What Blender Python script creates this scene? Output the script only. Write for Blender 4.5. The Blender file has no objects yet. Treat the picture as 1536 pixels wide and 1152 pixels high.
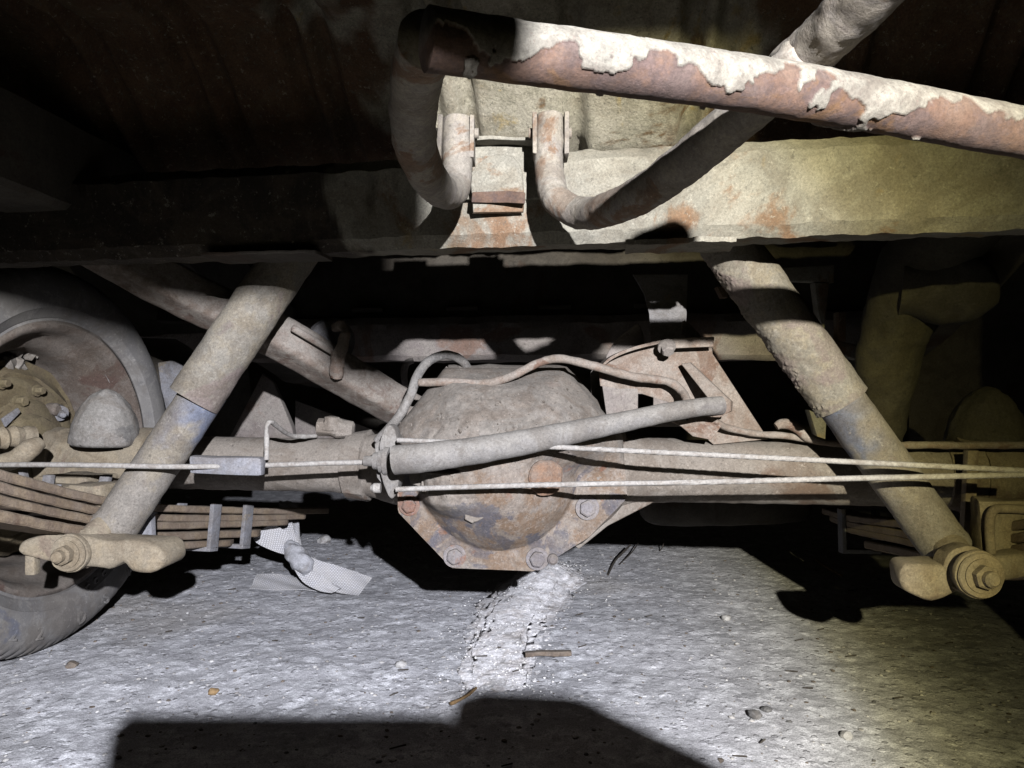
import bpy, bmesh, math, random
from mathutils import Vector, Matrix, noise

random.seed(7)
S = bpy.context.scene
C = S.collection
V = Vector

# ------------------------------------------------------------------ camera
F = 1139.0                      # focal length in pixels of a 1536 px wide picture
CAMZ = 0.39
cam_data = bpy.data.cameras.new('camera')
cam_data.sensor_width = 36.0
cam_data.lens = 36.0 * F / 1536.0
cam_data.clip_start = 0.02
cam_data.clip_end = 200.0
cam = bpy.data.objects.new('camera', cam_data)
cam.location = (0, 0, CAMZ)
cam.rotation_euler = (math.radians(90), 0, 0)
C.objects.link(cam)
S.camera = cam

# ------------------------------------------------------------------ world and torch
world = bpy.data.worlds.new('World')
S.world = world
world.use_nodes = True
bg = world.node_tree.nodes['Background']
bg.inputs[0].default_value = (1.0, 0.88, 0.68, 1)
bg.inputs[1].default_value = 0.004

TORCH = V((0.221, -0.65, 0.695))
AIM = TORCH + V((-0.28, 1.0, -0.33)) * 1.8
ld = bpy.data.lights.new('torch_light', 'SPOT')
ld.energy = 600.0
ld.color = (1, 1, 1)
ld.shadow_soft_size = 0.009
ld.spot_size = math.radians(100)
ld.spot_blend = 0.35
ld.use_nodes = True
nt = ld.node_tree
em = nt.nodes['Emission']
tcn = nt.nodes.new('ShaderNodeTexCoord')
sepn = nt.nodes.new('ShaderNodeSeparateXYZ')
absn = nt.nodes.new('ShaderNodeMath'); absn.operation = 'ABSOLUTE'
acs = nt.nodes.new('ShaderNodeMath'); acs.operation = 'ARCCOSINE'
mr = nt.nodes.new('ShaderNodeMapRange')
mr.inputs['From Min'].default_value = 0.0
mr.inputs['From Max'].default_value = math.radians(43)
rampn = nt.nodes.new('ShaderNodeValToRGB')
cr = rampn.color_ramp
cr.elements[0].position = 0.0; cr.elements[0].color = (0.89, 0.91, 1.0, 1)
cr.elements[1].position = 1.0; cr.elements[1].color = (0.03, 0.028, 0.014, 1)
for p, c in ((0.26, (0.88, 0.90, 0.98)), (0.38, (0.85, 0.85, 0.88)), (0.46, (0.79, 0.77, 0.72)), (0.50, (0.64, 0.615, 0.52)), (0.535, (0.43, 0.395, 0.25)), (0.575, (0.235, 0.21, 0.105)), (0.62, (0.10, 0.09, 0.04)), (0.665, (0.05, 0.045, 0.02)), (0.80, (0.02, 0.018, 0.01))):
    e = cr.elements.new(p); e.color = (*c, 1)
nt.links.new(tcn.outputs['Normal'], sepn.inputs[0])
nt.links.new(sepn.outputs['Z'], absn.inputs[0])
nt.links.new(absn.outputs[0], acs.inputs[0])
nt.links.new(acs.outputs[0], mr.inputs['Value'])
nt.links.new(mr.outputs[0], rampn.inputs[0])
nt.links.new(rampn.outputs[0], em.inputs['Color'])
lo = bpy.data.objects.new('torch_light', ld)
lo.location = TORCH
lo.rotation_euler = (AIM - TORCH).to_track_quat('-Z', 'Y').to_euler()
C.objects.link(lo)

S.cycles.diffuse_bounces = 1
S.view_settings.view_transform = 'Standard'
S.view_settings.look = 'None'
S.view_settings.exposure = 0.0
S.view_settings.gamma = 1.0
S.view_settings.use_curve_mapping = False

# ------------------------------------------------------------------ helpers
def W(px, py, Y):
    return V(((px - 768.0) / F * Y, Y, CAMZ - (py - 576.0) / F * Y))

def ray_y(px, base, k=0.15):
    return base / (1 + k * (px - 768.0) / F)
def axY(px): return ray_y(px, 1.05)       # depth of the axle line
def cmY(px): return ray_y(px, 0.78)       # depth of the rear crossmember face

AX = V((1, -0.15, 0)).normalized()        # along the axle, to the right
FW = V((0.15, 1, 0)).normalized()         # forward along the vehicle
UP = V((0, 0, 1))

def GY(py): return CAMZ * F / (py - 576.0)
def G(px, py, z=0.0):
    p = W(px, py, (CAMZ - z) * F / (py - 576.0)); return p

def fbm(p, s, oct=4, seed=0.0):
    return noise.fractal(V((p[0] * s + seed, p[1] * s - seed * 0.7, p[2] * s + seed * 1.3)), 1.0, 2.0, oct)

def props(o, label=None, cat=None, group=None, kind=None):
    if label: o['label'] = label
    if cat: o['category'] = cat
    if group: o['group'] = group
    if kind: o['kind'] = kind
    return o

def thing(name, loc, label, cat, group=None):
    o = bpy.data.objects.new(name, None)
    o.empty_display_size = 0.03
    o.location = loc
    C.objects.link(o)
    return props(o, label, cat, group)

def mk(name, verts, faces, mat, parent=None, angle=38, attr=None, uv=None):
    me = bpy.data.meshes.new(name)
    me.from_pydata([tuple(v) for v in verts], [], faces)
    me.validate()
    bm = bmesh.new(); bm.from_mesh(me)
    bmesh.ops.recalc_face_normals(bm, faces=bm.faces)
    bm.to_mesh(me); bm.free()
    for p in me.polygons: p.use_smooth = True
    if angle < 179: me.set_sharp_from_angle(angle=math.radians(angle))
    if attr is not None:
        a = me.attributes.new('crust', 'FLOAT', 'POINT')
        a.data.foreach_set('value', attr)
    if uv is not None:
        l = me.uv_layers.new(name='UVMap')
        for lp in me.loops:
            l.data[lp.index].uv = uv[lp.vertex_index]
    me.materials.append(mat)
    o = bpy.data.objects.new(name, me)
    C.objects.link(o)
    if parent is not None:
        o.parent = parent
        o.matrix_parent_inverse = Matrix.Translation(-full_loc(parent))
    return o

def full_loc(o):
    l = V(o.location)
    q = o.parent
    while q is not None:
        if o.type == 'EMPTY': l = l + V(q.location)
        q = q.parent
    return l if o.type == 'EMPTY' else V((0, 0, 0)) 

def catmull(pts, n):
    """pts: list of tuples (Vector, radius...) -> smooth list"""
    out = []
    P = [pts[0]] + list(pts) + [pts[-1]]
    for i in range(1, len(P) - 2):
        for k in range(n):
            t = k / n
            def cr_(a, b, c, d):
                return 0.5 * ((2 * b) + (c - a) * t + (2 * a - 5 * b + 4 * c - d) * t * t + (3 * b - a - 3 * c + d) * t ** 3)
            v = cr_(P[i - 1][0], P[i][0], P[i + 1][0], P[i + 2][0])
            r = cr_(P[i - 1][1], P[i][1], P[i + 1][1], P[i + 2][1])
            out.append((v, r))
    out.append((pts[-1][0].copy(), pts[-1][1]))
    return out

def frames(pts):
    n = len(pts)
    T = []
    for i in range(n):
        a = pts[max(0, i - 1)][0]; b = pts[min(n - 1, i + 1)][0]
        T.append((b - a).normalized())
    up = UP if abs(T[0].dot(UP)) < 0.9 else V((1, 0, 0))
    N = [(up - T[0] * up.dot(T[0])).normalized()]
    for i in range(1, n):
        v = N[-1] - T[i] * N[-1].dot(T[i])
        N.append(v.normalized())
    return T, N

def sweep(pts, seg=20, dent=0.0, dscale=30, shape=None, cap=True, seed=0.0, crust=None):
    """tube along pts [(Vector, radius)], returns verts, faces, (attr)"""
    T, N = frames(pts)
    vs, fs, at = [], [], []
    L = 0.0
    for i, (p, r) in enumerate(pts):
        if i: L += (p - pts[i - 1][0]).length
        B = T[i].cross(N[i])
        for k in range(seg):
            a = 2 * math.pi * k / seg
            rr = r * (shape(a, L) if shape else 1.0)
            d = N[i] * math.cos(a) + B * math.sin(a)
            q = p + d * rr
            if dent: q = q + d * dent * fbm(q, dscale, 4, seed)
            if crust:
                c = crust(q, d, L); at.append(c[0]); q = q + d * c[1]
            vs.append(q)
    n = len(pts)
    for i in range(n - 1):
        for k in range(seg):
            k2 = (k + 1) % seg
            fs.append((i * seg + k, i * seg + k2, (i + 1) * seg + k2, (i + 1) * seg + k))
    if cap:
        fs.append(tuple(range(seg))[::-1])
        fs.append(tuple((n - 1) * seg + k for k in range(seg)))
    return vs, fs, (at if crust else None)

def tube(name, pts, mat, parent=None, seg=20, n=8, smooth=True, angle=38, **kw):
    p = catmull(pts, n) if smooth else pts
    vs, fs, at = sweep(p, seg, **kw)
    return mk(name, vs, fs, mat, parent, angle, at)

def straight(a, b, r0, r1=None, n=12):
    r1 = r0 if r1 is None else r1
    return [(a.lerp(b, i / n), r0 + (r1 - r0) * i / n) for i in range(n + 1)]

def lathe(name, c, axis, prof, mat, parent=None, seg=40, dent=0.0, dscale=40, angle=30, mod=None, seed=0.0, cap=True):
    """prof: list of (offset along axis, radius)"""
    axis = axis.normalized()
    up = UP if abs(axis.dot(UP)) < 0.9 else V((0, 1, 0))
    n = (up - axis * up.dot(axis)).normalized(); b = axis.cross(n)
    vs, fs = [], []
    for (o, r) in prof:
        for k in range(seg):
            a = 2 * math.pi * k / seg
            rr = max(r, 1e-4) * (mod(a, o, r) if mod else 1.0)
            d = n * math.cos(a) + b * math.sin(a)
            q = c + axis * o + d * rr
            if dent: q = q + (d + axis * 0.3) * dent * fbm(q, dscale, 4, seed)
            vs.append(q)
    m = len(prof)
    for i in range(m - 1):
        for k in range(seg):
            k2 = (k + 1) % seg
            fs.append((i * seg + k, i * seg + k2, (i + 1) * seg + k2, (i + 1) * seg + k))
    if cap:
        fs.append(tuple(range(seg))[::-1]); fs.append(tuple((m - 1) * seg + k for k in range(seg)))
    else:
        pass
    return mk(name, vs, fs, mat, parent, angle)

def dome_prof(h, r, n=8, flat=0.0):
    return [(h * math.sin(i / n * math.pi / 2), r * math.cos(i / n * math.pi / 2)) for i in range(n + 1)]

def hexbolt(name, c, axis, r, h, mat, parent):
    p = [(0, r * 1.35), (h * 0.18, r * 1.35), (h * 0.2, r * 1.0)]
    vs, fs = [], []
    axis = axis.normalized()
    up = UP if abs(axis.dot(UP)) < 0.9 else V((0, 1, 0))
    n = (up - axis * up.dot(axis)).normalized(); b = axis.cross(n)
    prof = [(-0.001, r * 1.4), (h * 0.15, r * 1.4), (h * 0.16, r), (h * 0.85, r), (h, r * 0.82)]
    ph = random.random()
    for (o, rr) in prof:
        for k in range(24):
            a = 2 * math.pi * k / 24
            m = 1.0
            if o > h * 0.155:
                m = 0.9 / max(0.866, math.cos(((a + ph) % (math.pi / 3)) - math.pi / 6)) * 0.97
            vs.append(c + axis * o + (n * math.cos(a) + b * math.sin(a)) * rr * m)
    for i in range(len(prof) - 1):
        for k in range(24):
            k2 = (k + 1) % 24
            fs.append((i * 24 + k, i * 24 + k2, (i + 1) * 24 + k2, (i + 1) * 24 + k))
    fs.append(tuple(range(24))[::-1]); fs.append(tuple((len(prof) - 1) * 24 + k for k in range(24)))
    return mk(name, vs, fs, mat, parent, 25)

def bevel_mesh(vs, fs, w, segs=2, sub=0):
    bm = bmesh.new()
    bv = [bm.verts.new(v) for v in vs]
    bm.verts.ensure_lookup_table()
    for f in fs:
        try: bm.faces.new([bv[i] for i in f])
        except ValueError: pass
    bmesh.ops.recalc_face_normals(bm, faces=bm.faces)
    if w > 0:
        bmesh.ops.bevel(bm, geom=list(bm.edges), offset=w, segments=segs, affect='EDGES', profile=0.6)
    if sub:
        bmesh.ops.triangulate(bm, faces=[f for f in bm.faces if len(f.verts) > 4])
        bmesh.ops.subdivide_edges(bm, edges=[e for e in bm.edges if e.calc_length() > sub], cuts=2, use_grid_fill=True)
    bm.verts.ensure_lookup_table(); bm.verts.index_update()
    v2 = [v.co.copy() for v in bm.verts]
    f2 = [tuple(v.index for v in f.verts) for f in bm.faces]
    bm.free()
    return v2, f2

def box(name, c, ex, ey, ez, mat, parent=None, bev=0.002, dent=0.0, sub=0):
    """ex, ey, ez: half-extent vectors"""
    vs = [c + ex * a + ey * b + ez * d for a in (-1, 1) for b in (-1, 1) for d in (-1, 1)]
    fs = [(0, 1, 3, 2), (4, 6, 7, 5), (0, 4, 5, 1), (2, 3, 7, 6), (0, 2, 6, 4), (1, 5, 7, 3)]
    vs, fs = bevel_mesh(vs, fs, bev, 2, sub)
    if dent: vs = [v + V((fbm(v, 40, 3), fbm(v, 40, 3, 5), fbm(v, 40, 3, 9))) * dent for v in vs]
    return mk(name, vs, fs, mat, parent, 35)

def plate(name, outline, thick, mat, parent=None, bev=0.0015, dent=0.0):
    """outline: list of Vectors (front face), extruded by vector thick"""
    n = len(outline)
    vs = list(outline) + [p + thick for p in outline]
    fs = [tuple(range(n)), tuple(range(2 * n - 1, n - 1, -1))]
    for i in range(n):
        j = (i + 1) % n
        fs.append((i, i + n, j + n, j))
    if bev:
        bm = bmesh.new()
        bv = [bm.verts.new(v) for v in vs]; bm.verts.index_update()
        for f in fs: bm.faces.new([bv[i] for i in f])
        bmesh.ops.recalc_face_normals(bm, faces=bm.faces)
        rim_e = [e for e in bm.edges if (e.verts[0].index < n) == (e.verts[1].index < n)]
        short = min(e.calc_length() for e in rim_e)
        bmesh.ops.bevel(bm, geom=rim_e, offset=min(bev, short * 0.45) if n < 9 else bev, segments=3, affect='EDGES', profile=0.5, clamp_overlap=True)
        bm.verts.index_update()
        vs = [v.co.copy() for v in bm.verts]; fs = [tuple(v.index for v in f.verts) for f in bm.faces]
        bm.free()
    if dent: vs = [v + V((fbm(v, 30, 3), fbm(v, 30, 3, 5), fbm(v, 30, 3, 9))) * dent for v in vs]
    return mk(name, vs, fs, mat, parent, 35)

def smooth_loop(pts, n=4):
    out = []
    m = len(pts)
    for i in range(m):
        a, b, c, d = pts[(i - 1) % m], pts[i], pts[(i + 1) % m], pts[(i + 2) % m]
        for k in range(n):
            t = k / n
            out.append(0.5 * ((2 * b) + (c - a) * t + (2 * a - 5 * b + 4 * c - d) * t * t + (3 * b - a - 3 * c + d) * t ** 3))
    return out

def ribbon(name, pts, wid, th, mat, parent=None, n=8):
    """pts: list (center, half width vector); a flat strip with thickness and UVs along it"""
    cs = catmull([(V((*p[0],)), 0) for p in pts], n)
    ws = catmull([(V((*p[1],)), 0) for p in pts], n)
    vs, fs, uv = [], [], []
    L = 0; NW = 6
    for i in range(len(cs)):
        c = cs[i][0]; w = ws[i][0]
        if i: L += (c - cs[i - 1][0]).length
        t = (cs[min(i + 1, len(cs) - 1)][0] - cs[max(i - 1, 0)][0]).normalized()
        nn = t.cross(w).normalized()
        for s in (0, 1):
            for k in range(NW + 1):
                f = k / NW * 2 - 1
                vs.append(c + w * f + nn * (th * (s - 0.5)) + nn * 0.0015 * math.sin(f * 5 + L * 60))
                uv.append((f * wid / 2, L))
    row = 2 * (NW + 1)
    for i in range(len(cs) - 1):
        a = i * row; b = a + row
        for k in range(NW):
            fs.append((a + k, a + k + 1, b + k + 1, b + k))
            fs.append((a + NW + 1 + k, b + NW + 1 + k, b + NW + 2 + k, a + NW + 2 + k))
        fs.append((a, b, b + NW + 1, a + NW + 1)); fs.append((a + NW, a + 2 * NW + 1, b + 2 * NW + 1, b + NW))
    e = (len(cs) - 1) * row
    for k in range(NW):
        fs.append((k, NW + 1 + k, NW + 2 + k, k + 1)); fs.append((e + k, e + k + 1, e + NW + 2 + k, e + NW + 1 + k))
    return mk(name, vs, fs, mat, parent, 60, None, uv)

# ------------------------------------------------------------------ materials
def grime(name, ca, cb, cc=None, s=30.0, patch=0.5, dust=None, dustamt=0.6, rough=0.9, bump=0.5, bscale=700.0,
          crust=None, speck=0.30, spots=None, pscale=0.35, metallic=0.0, bdist=0.0012, alb=0.34, pits=0.5, spec=0.25):
    k_ = alb
    ca, cb = tuple(x * k_ for x in ca), tuple(x * k_ for x in cb)
    cc, dust, crust, spots = (tuple(x * k_ for x in c) if c else None for c in (cc, dust, crust, spots))
    m = bpy.data.materials.new(name); m.use_nodes = True
    nt = m.node_tree; nd = nt.nodes; lk = nt.links
    bs = nd['Principled BSDF']
    bs.inputs['Roughness'].default_value = rough
    bs.inputs['Metallic'].default_value = metallic
    bs.inputs['Specular IOR Level'].default_value = spec
    tc = nd.new('ShaderNodeTexCoord')
    def nz(scale, det=8, ro=0.62, dis=0.0):
        n = nd.new('ShaderNodeTexNoise'); n.inputs['Scale'].default_value = scale
        n.inputs['Detail'].default_value = det; n.inputs['Roughness'].default_value = ro
        n.inputs['Distortion'].default_value = dis
        lk.new(tc.outputs['Object'], n.inputs['Vector']); return n.outputs['Fac']
    def ramp(src, a, b):
        r = nd.new('ShaderNodeMapRange'); r.interpolation_type = 'SMOOTHSTEP'
        r.inputs['From Min'].default_value = a; r.inputs['From Max'].default_value = b
        lk.new(src, r.inputs['Value']); return r.outputs[0]
    def mix(fac, a, b, mode='MIX'):
        x = nd.new('ShaderNodeMix'); x.data_type = 'RGBA'; x.blend_type = mode
        if isinstance(fac, float): x.inputs[0].default_value = fac
        else: lk.new(fac, x.inputs[0])
        for i, c in ((6, a), (7, b)):
            if isinstance(c, tuple): x.inputs[i].default_value = (*c, 1)
            else: lk.new(c, x.inputs[i])
        return x.outputs[2]
    def math_(op, a, b):
        x = nd.new('ShaderNodeMath'); x.operation = op
        for i, c in ((0, a), (1, b)):
            if isinstance(c, (int, float)): x.inputs[i].default_value = c
            else: lk.new(c, x.inputs[i])
        return x.outputs[0]
    n1 = nz(s, 10, 0.68)
    col = mix(ramp(n1, 0.44, 0.56), ca, cb)
    blot = nz(s * 4.5, 10, 0.72, 0.4)
    col = mix(math_('MULTIPLY', ramp(blot, 0.53, 0.58), 0.5), col, tuple(min(1.0, x * 1.35) for x in cb))
    if cc:
        n2 = nz(s * pscale, 8, 0.62, 0.6)
        col = mix(ramp(n2, 0.64 - 0.25 * patch, 0.69 - 0.25 * patch), col, cc)
    if spots:
        n5 = nz(s * 0.9, 6, 0.6, 0.3)
        col = mix(ramp(n5, 0.60, 0.68), col, spots)
    if dust:
        g = nd.new('ShaderNodeNewGeometry')
        sp = nd.new('ShaderNodeSeparateXYZ'); lk.new(g.outputs['Normal'], sp.inputs[0])
        up = ramp(sp.outputs['Z'], -0.35, 0.75)
        nn = nz(s * 1.7, 9, 0.7)
        f = math_('MULTIPLY', math_('ADD', up, ramp(nn, 0.3, 0.7)), 0.5)
        f = math_('MULTIPLY', ramp(f, 0.15, 0.75), dustamt)
        col = mix(f, col, dust)
    if crust:
        at = nd.new('ShaderNodeAttribute'); at.attribute_name = 'crust'
        col = mix(at.outputs['Fac'], col, mix(ramp(nz(s * 2, 8), 0.35, 0.65), crust, tuple(min(1, x * 0.72) for x in crust)))
    stain = ramp(nz(s * 0.6, 10, 0.72, 0.8), 0.46, 0.60)
    col = mix(math_('MULTIPLY', stain, 0.42), col, (cb[0] * 0.52, cb[1] * 0.44, cb[2] * 0.36))
    fleck = ramp(nz(s * 7, 9, 0.78, 0.2), 0.59, 0.62)
    col = mix(math_('MULTIPLY', fleck, 0.5), col, tuple(min(1.0, x * 1.7) for x in cb))
    fine = nz(bscale, 6, 0.75)
    pit = ramp(nz(s * 9, 8, 0.75, 0.3), 0.585, 0.615)
    col = mix(math_('MULTIPLY', pit, pits), col, tuple(x * 0.35 for x in ca))
    sp2 = nd.new('ShaderNodeMapRange')
    sp2.inputs['From Min'].default_value = 0.25; sp2.inputs['From Max'].default_value = 0.75
    sp2.inputs['To Min'].default_value = 1 - speck; sp2.inputs['To Max'].default_value = 1 + speck
    mott = nz(bscale * 0.55, 10, 0.85)
    sp2.inputs['From Min'].default_value = 0.37; sp2.inputs['From Max'].default_value = 0.63
    lk.new(mott, sp2.inputs['Value'])
    cmb = nd.new('ShaderNodeCombineColor')
    for i in range(3): lk.new(sp2.outputs[0], cmb.inputs[i])
    col = mix(1.0, col, cmb.outputs[0], 'MULTIPLY')
    lk.new(col, bs.inputs['Base Color'])
    mid = nz(bscale * 0.16, 9, 0.68)
    h = math_('ADD', math_('MULTIPLY', fine, 0.5), math_('MULTIPLY', mid, 1.0))
    b = nd.new('ShaderNodeBump'); b.inputs['Strength'].default_value = bump; b.inputs['Distance'].default_value = bdist
    lk.new(h, b.inputs['Height']); lk.new(b.outputs[0], bs.inputs['Normal'])
    return m

DUST = (0.36, 0.325, 0.285)
DUSTG = (0.335, 0.293, 0.248)
RUST = (0.17, 0.075, 0.035)
M = {}
M['axle'] = grime('dusty_axle_metal', (0.25, 0.212, 0.175), (0.315, 0.275, 0.235), (0.17, 0.11, 0.075), s=18, patch=0.25, dust=DUSTG, dustamt=0.85, bump=0.6)
M['cover'] = grime('rusty_cover_metal', (0.26, 0.175, 0.115), (0.33, 0.275, 0.23), (0.14, 0.13, 0.145), s=30, patch=0.48, pscale=0.5, dust=DUSTG, dustamt=0.75, spots=(0.30, 0.13, 0.075), bump=0.5, crust=(0.32, 0.285, 0.245), bscale=520)
M['flange'] = grime('rusty_flange_metal', (0.31, 0.27, 0.25), (0.26, 0.24, 0.25), (0.30, 0.15, 0.10), s=25, patch=0.35, dust=DUSTG, dustamt=0.55, bump=0.4)
M['plug'] = grime('rusty_plug_metal', (0.31, 0.18, 0.11), (0.26, 0.17, 0.12), s=60, dust=DUSTG, dustamt=0.4)
M['shock'] = grime('tan_dusty_shock_paint', (0.32, 0.275, 0.205), (0.27, 0.245, 0.205), (0.25, 0.20, 0.18), s=26, patch=0.28, dust=(0.35, 0.31, 0.25), dustamt=0.45, bump=0.5, spots=(0.22, 0.18, 0.155), speck=0.36)
M['shock_tube'] = grime('worn_blue_shock_paint', (0.31, 0.27, 0.21), (0.265, 0.24, 0.21), (0.20, 0.22, 0.29), s=17, patch=0.30, dust=(0.34, 0.30, 0.25), dustamt=0.35, bump=0.5, spots=(0.22, 0.16, 0.135), speck=0.36, crust=(0.17, 0.20, 0.29))
M['tan'] = grime('caked_tan_mud', (0.37, 0.30, 0.205), (0.31, 0.26, 0.19), (0.24, 0.18, 0.135), s=30, patch=0.28, dust=(0.39, 0.33, 0.24), dustamt=0.5, bump=0.5)
M['spring'] = grime('rusty_spring_steel', (0.36, 0.27, 0.18), (0.29, 0.22, 0.165), (0.20, 0.13, 0.09), s=28, patch=0.2, dust=(0.40, 0.33, 0.25), dustamt=0.5, bump=0.45)
M['galv'] = grime('bluish_grey_steel', (0.33, 0.33, 0.36), (0.27, 0.27, 0.29), (0.34, 0.29, 0.23), s=40, patch=0.3, dust=DUSTG, dustamt=0.35)
M['cable'] = grime('pale_dusty_cable', (0.50, 0.47, 0.43), (0.42, 0.39, 0.36), s=120, bump=0.3, dust=(0.5, 0.47, 0.43), dustamt=0.3)
M['rod'] = grime('grey_dusty_rod', (0.29, 0.27, 0.25), (0.25, 0.235, 0.22), (0.20, 0.18, 0.17), s=30, patch=0.25, dust=(0.35, 0.325, 0.29), dustamt=0.8, bump=0.35)
M['redrust'] = grime('pink_rust_pipe', (0.30, 0.22, 0.17), (0.36, 0.30, 0.25), (0.22, 0.13, 0.09), s=45, patch=0.3, dust=DUST, dustamt=0.5)
M['rubber'] = grime('dusty_rubber', (0.25, 0.23, 0.205), (0.33, 0.305, 0.28), (0.17, 0.16, 0.15), s=40, patch=0.35, dust=(0.35, 0.33, 0.30), dustamt=0.5, bump=0.7, bscale=600)
M['tyre'] = grime('dusty_tyre_rubber', (0.23, 0.22, 0.215), (0.28, 0.265, 0.25), (0.18, 0.185, 0.22), s=12, patch=0.25, bump=0.2, speck=0.12, pits=0.15)
M['rim'] = grime('brown_rusty_rim', (0.21, 0.165, 0.135), (0.26, 0.22, 0.19), (0.16, 0.10, 0.08), s=22, patch=0.22, dust=(0.28, 0.25, 0.215), dustamt=0.4, alb=0.27)
M['hub'] = grime('ochre_rusty_drum', (0.30, 0.24, 0.135), (0.25, 0.195, 0.12), (0.20, 0.14, 0.10), s=25, patch=0.25, dust=(0.36, 0.30, 0.19), dustamt=0.4, alb=0.25)
M['carrier'] = grime('rusty_carrier_tube', (0.155, 0.09, 0.06), (0.11, 0.072, 0.06), (0.20, 0.105, 0.045), s=38, patch=0.35, dust=(0.40, 0.34, 0.27), dustamt=0.12, crust=(0.34, 0.31, 0.25), bump=0.7, pits=0.35)
M['arm'] = grime('muddy_carrier_arm', (0.40, 0.35, 0.28), (0.33, 0.29, 0.25), (0.25, 0.15, 0.09), s=40, patch=0.3, dust=(0.44, 0.40, 0.33), dustamt=0.5, bump=0.7, bscale=600)
M['floor'] = grime('flaking_floor_paint', (0.54, 0.50, 0.41), (0.42, 0.39, 0.31), (0.20, 0.13, 0.07), s=22, patch=0.16, dust=None, bump=0.9, bscale=700, spots=(0.46, 0.36, 0.18), bdist=0.003, alb=0.36, speck=0.4, crust=(0.19, 0.11, 0.06), pits=0.85)  # brown layer: rust on the left, shade painted in at both sides
M['cross'] = grime('cream_crossmember_paint', (0.40, 0.37, 0.30), (0.33, 0.31, 0.255), (0.27, 0.16, 0.09), s=16, patch=0.26, dust=(0.40, 0.37, 0.29), dustamt=0.3, bump=0.7, bscale=800, spots=(0.38, 0.29, 0.15), alb=0.33, speck=0.35, crust=(0.06, 0.046, 0.033))  # near-black layer colour paints shade on the left part
M['under'] = grime('dark_dusty_underbody', (0.20, 0.175, 0.14), (0.15, 0.13, 0.105), (0.14, 0.08, 0.05), s=14, patch=0.25, dust=(0.26, 0.22, 0.17), dustamt=0.4, alb=0.2)
M['far'] = grime('pink_grey_member', (0.34, 0.30, 0.265), (0.28, 0.24, 0.22), (0.25, 0.16, 0.12), s=16, patch=0.3, dust=DUST, dustamt=0.4)
M['pipe'] = grime('mottled_exhaust_metal', (0.33, 0.285, 0.24), (0.235, 0.185, 0.15), (0.19, 0.13, 0.10), s=48, patch=0.3, dust=DUST, dustamt=0.6, pscale=0.8)
M['mudpipe'] = grime('undercoated_panel', (0.19, 0.17, 0.125), (0.15, 0.135, 0.10), (0.21, 0.185, 0.12), s=18, patch=0.25, bump=0.8, bscale=600, alb=0.2)
M['stone'] = grime('pale_stone', (0.45, 0.44, 0.43), (0.32, 0.31, 0.30), s=50, speck=0.2, alb=0.65)
M['darkchip'] = grime('dark_chip', (0.10, 0.098, 0.10), (0.16, 0.155, 0.15), s=60, alb=0.6)
M['wood'] = grime('weathered_wood', (0.26, 0.20, 0.15), (0.18, 0.14, 0.11), s=60, dust=DUST, dustamt=0.3)
M['straw'] = grime('straw', (0.42, 0.28, 0.14), (0.35, 0.22, 0.1), s=80)
M['twig'] = grime('dark_twig', (0.06, 0.05, 0.042), (0.10, 0.085, 0.07), s=80)
M['black'] = grime('black_plastic', (0.02, 0.02, 0.02), (0.03, 0.03, 0.03), s=40, rough=1.0, bump=0.1, spec=0.0, alb=0.05)
M['grit'] = grime('white_grit', (0.62, 0.61, 0.60), (0.47, 0.46, 0.45), (0.30, 0.29, 0.28), s=60, patch=0.25, bump=1.0, bscale=500, bdist=0.004, speck=0.4, alb=0.95, pits=0.6)

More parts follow.
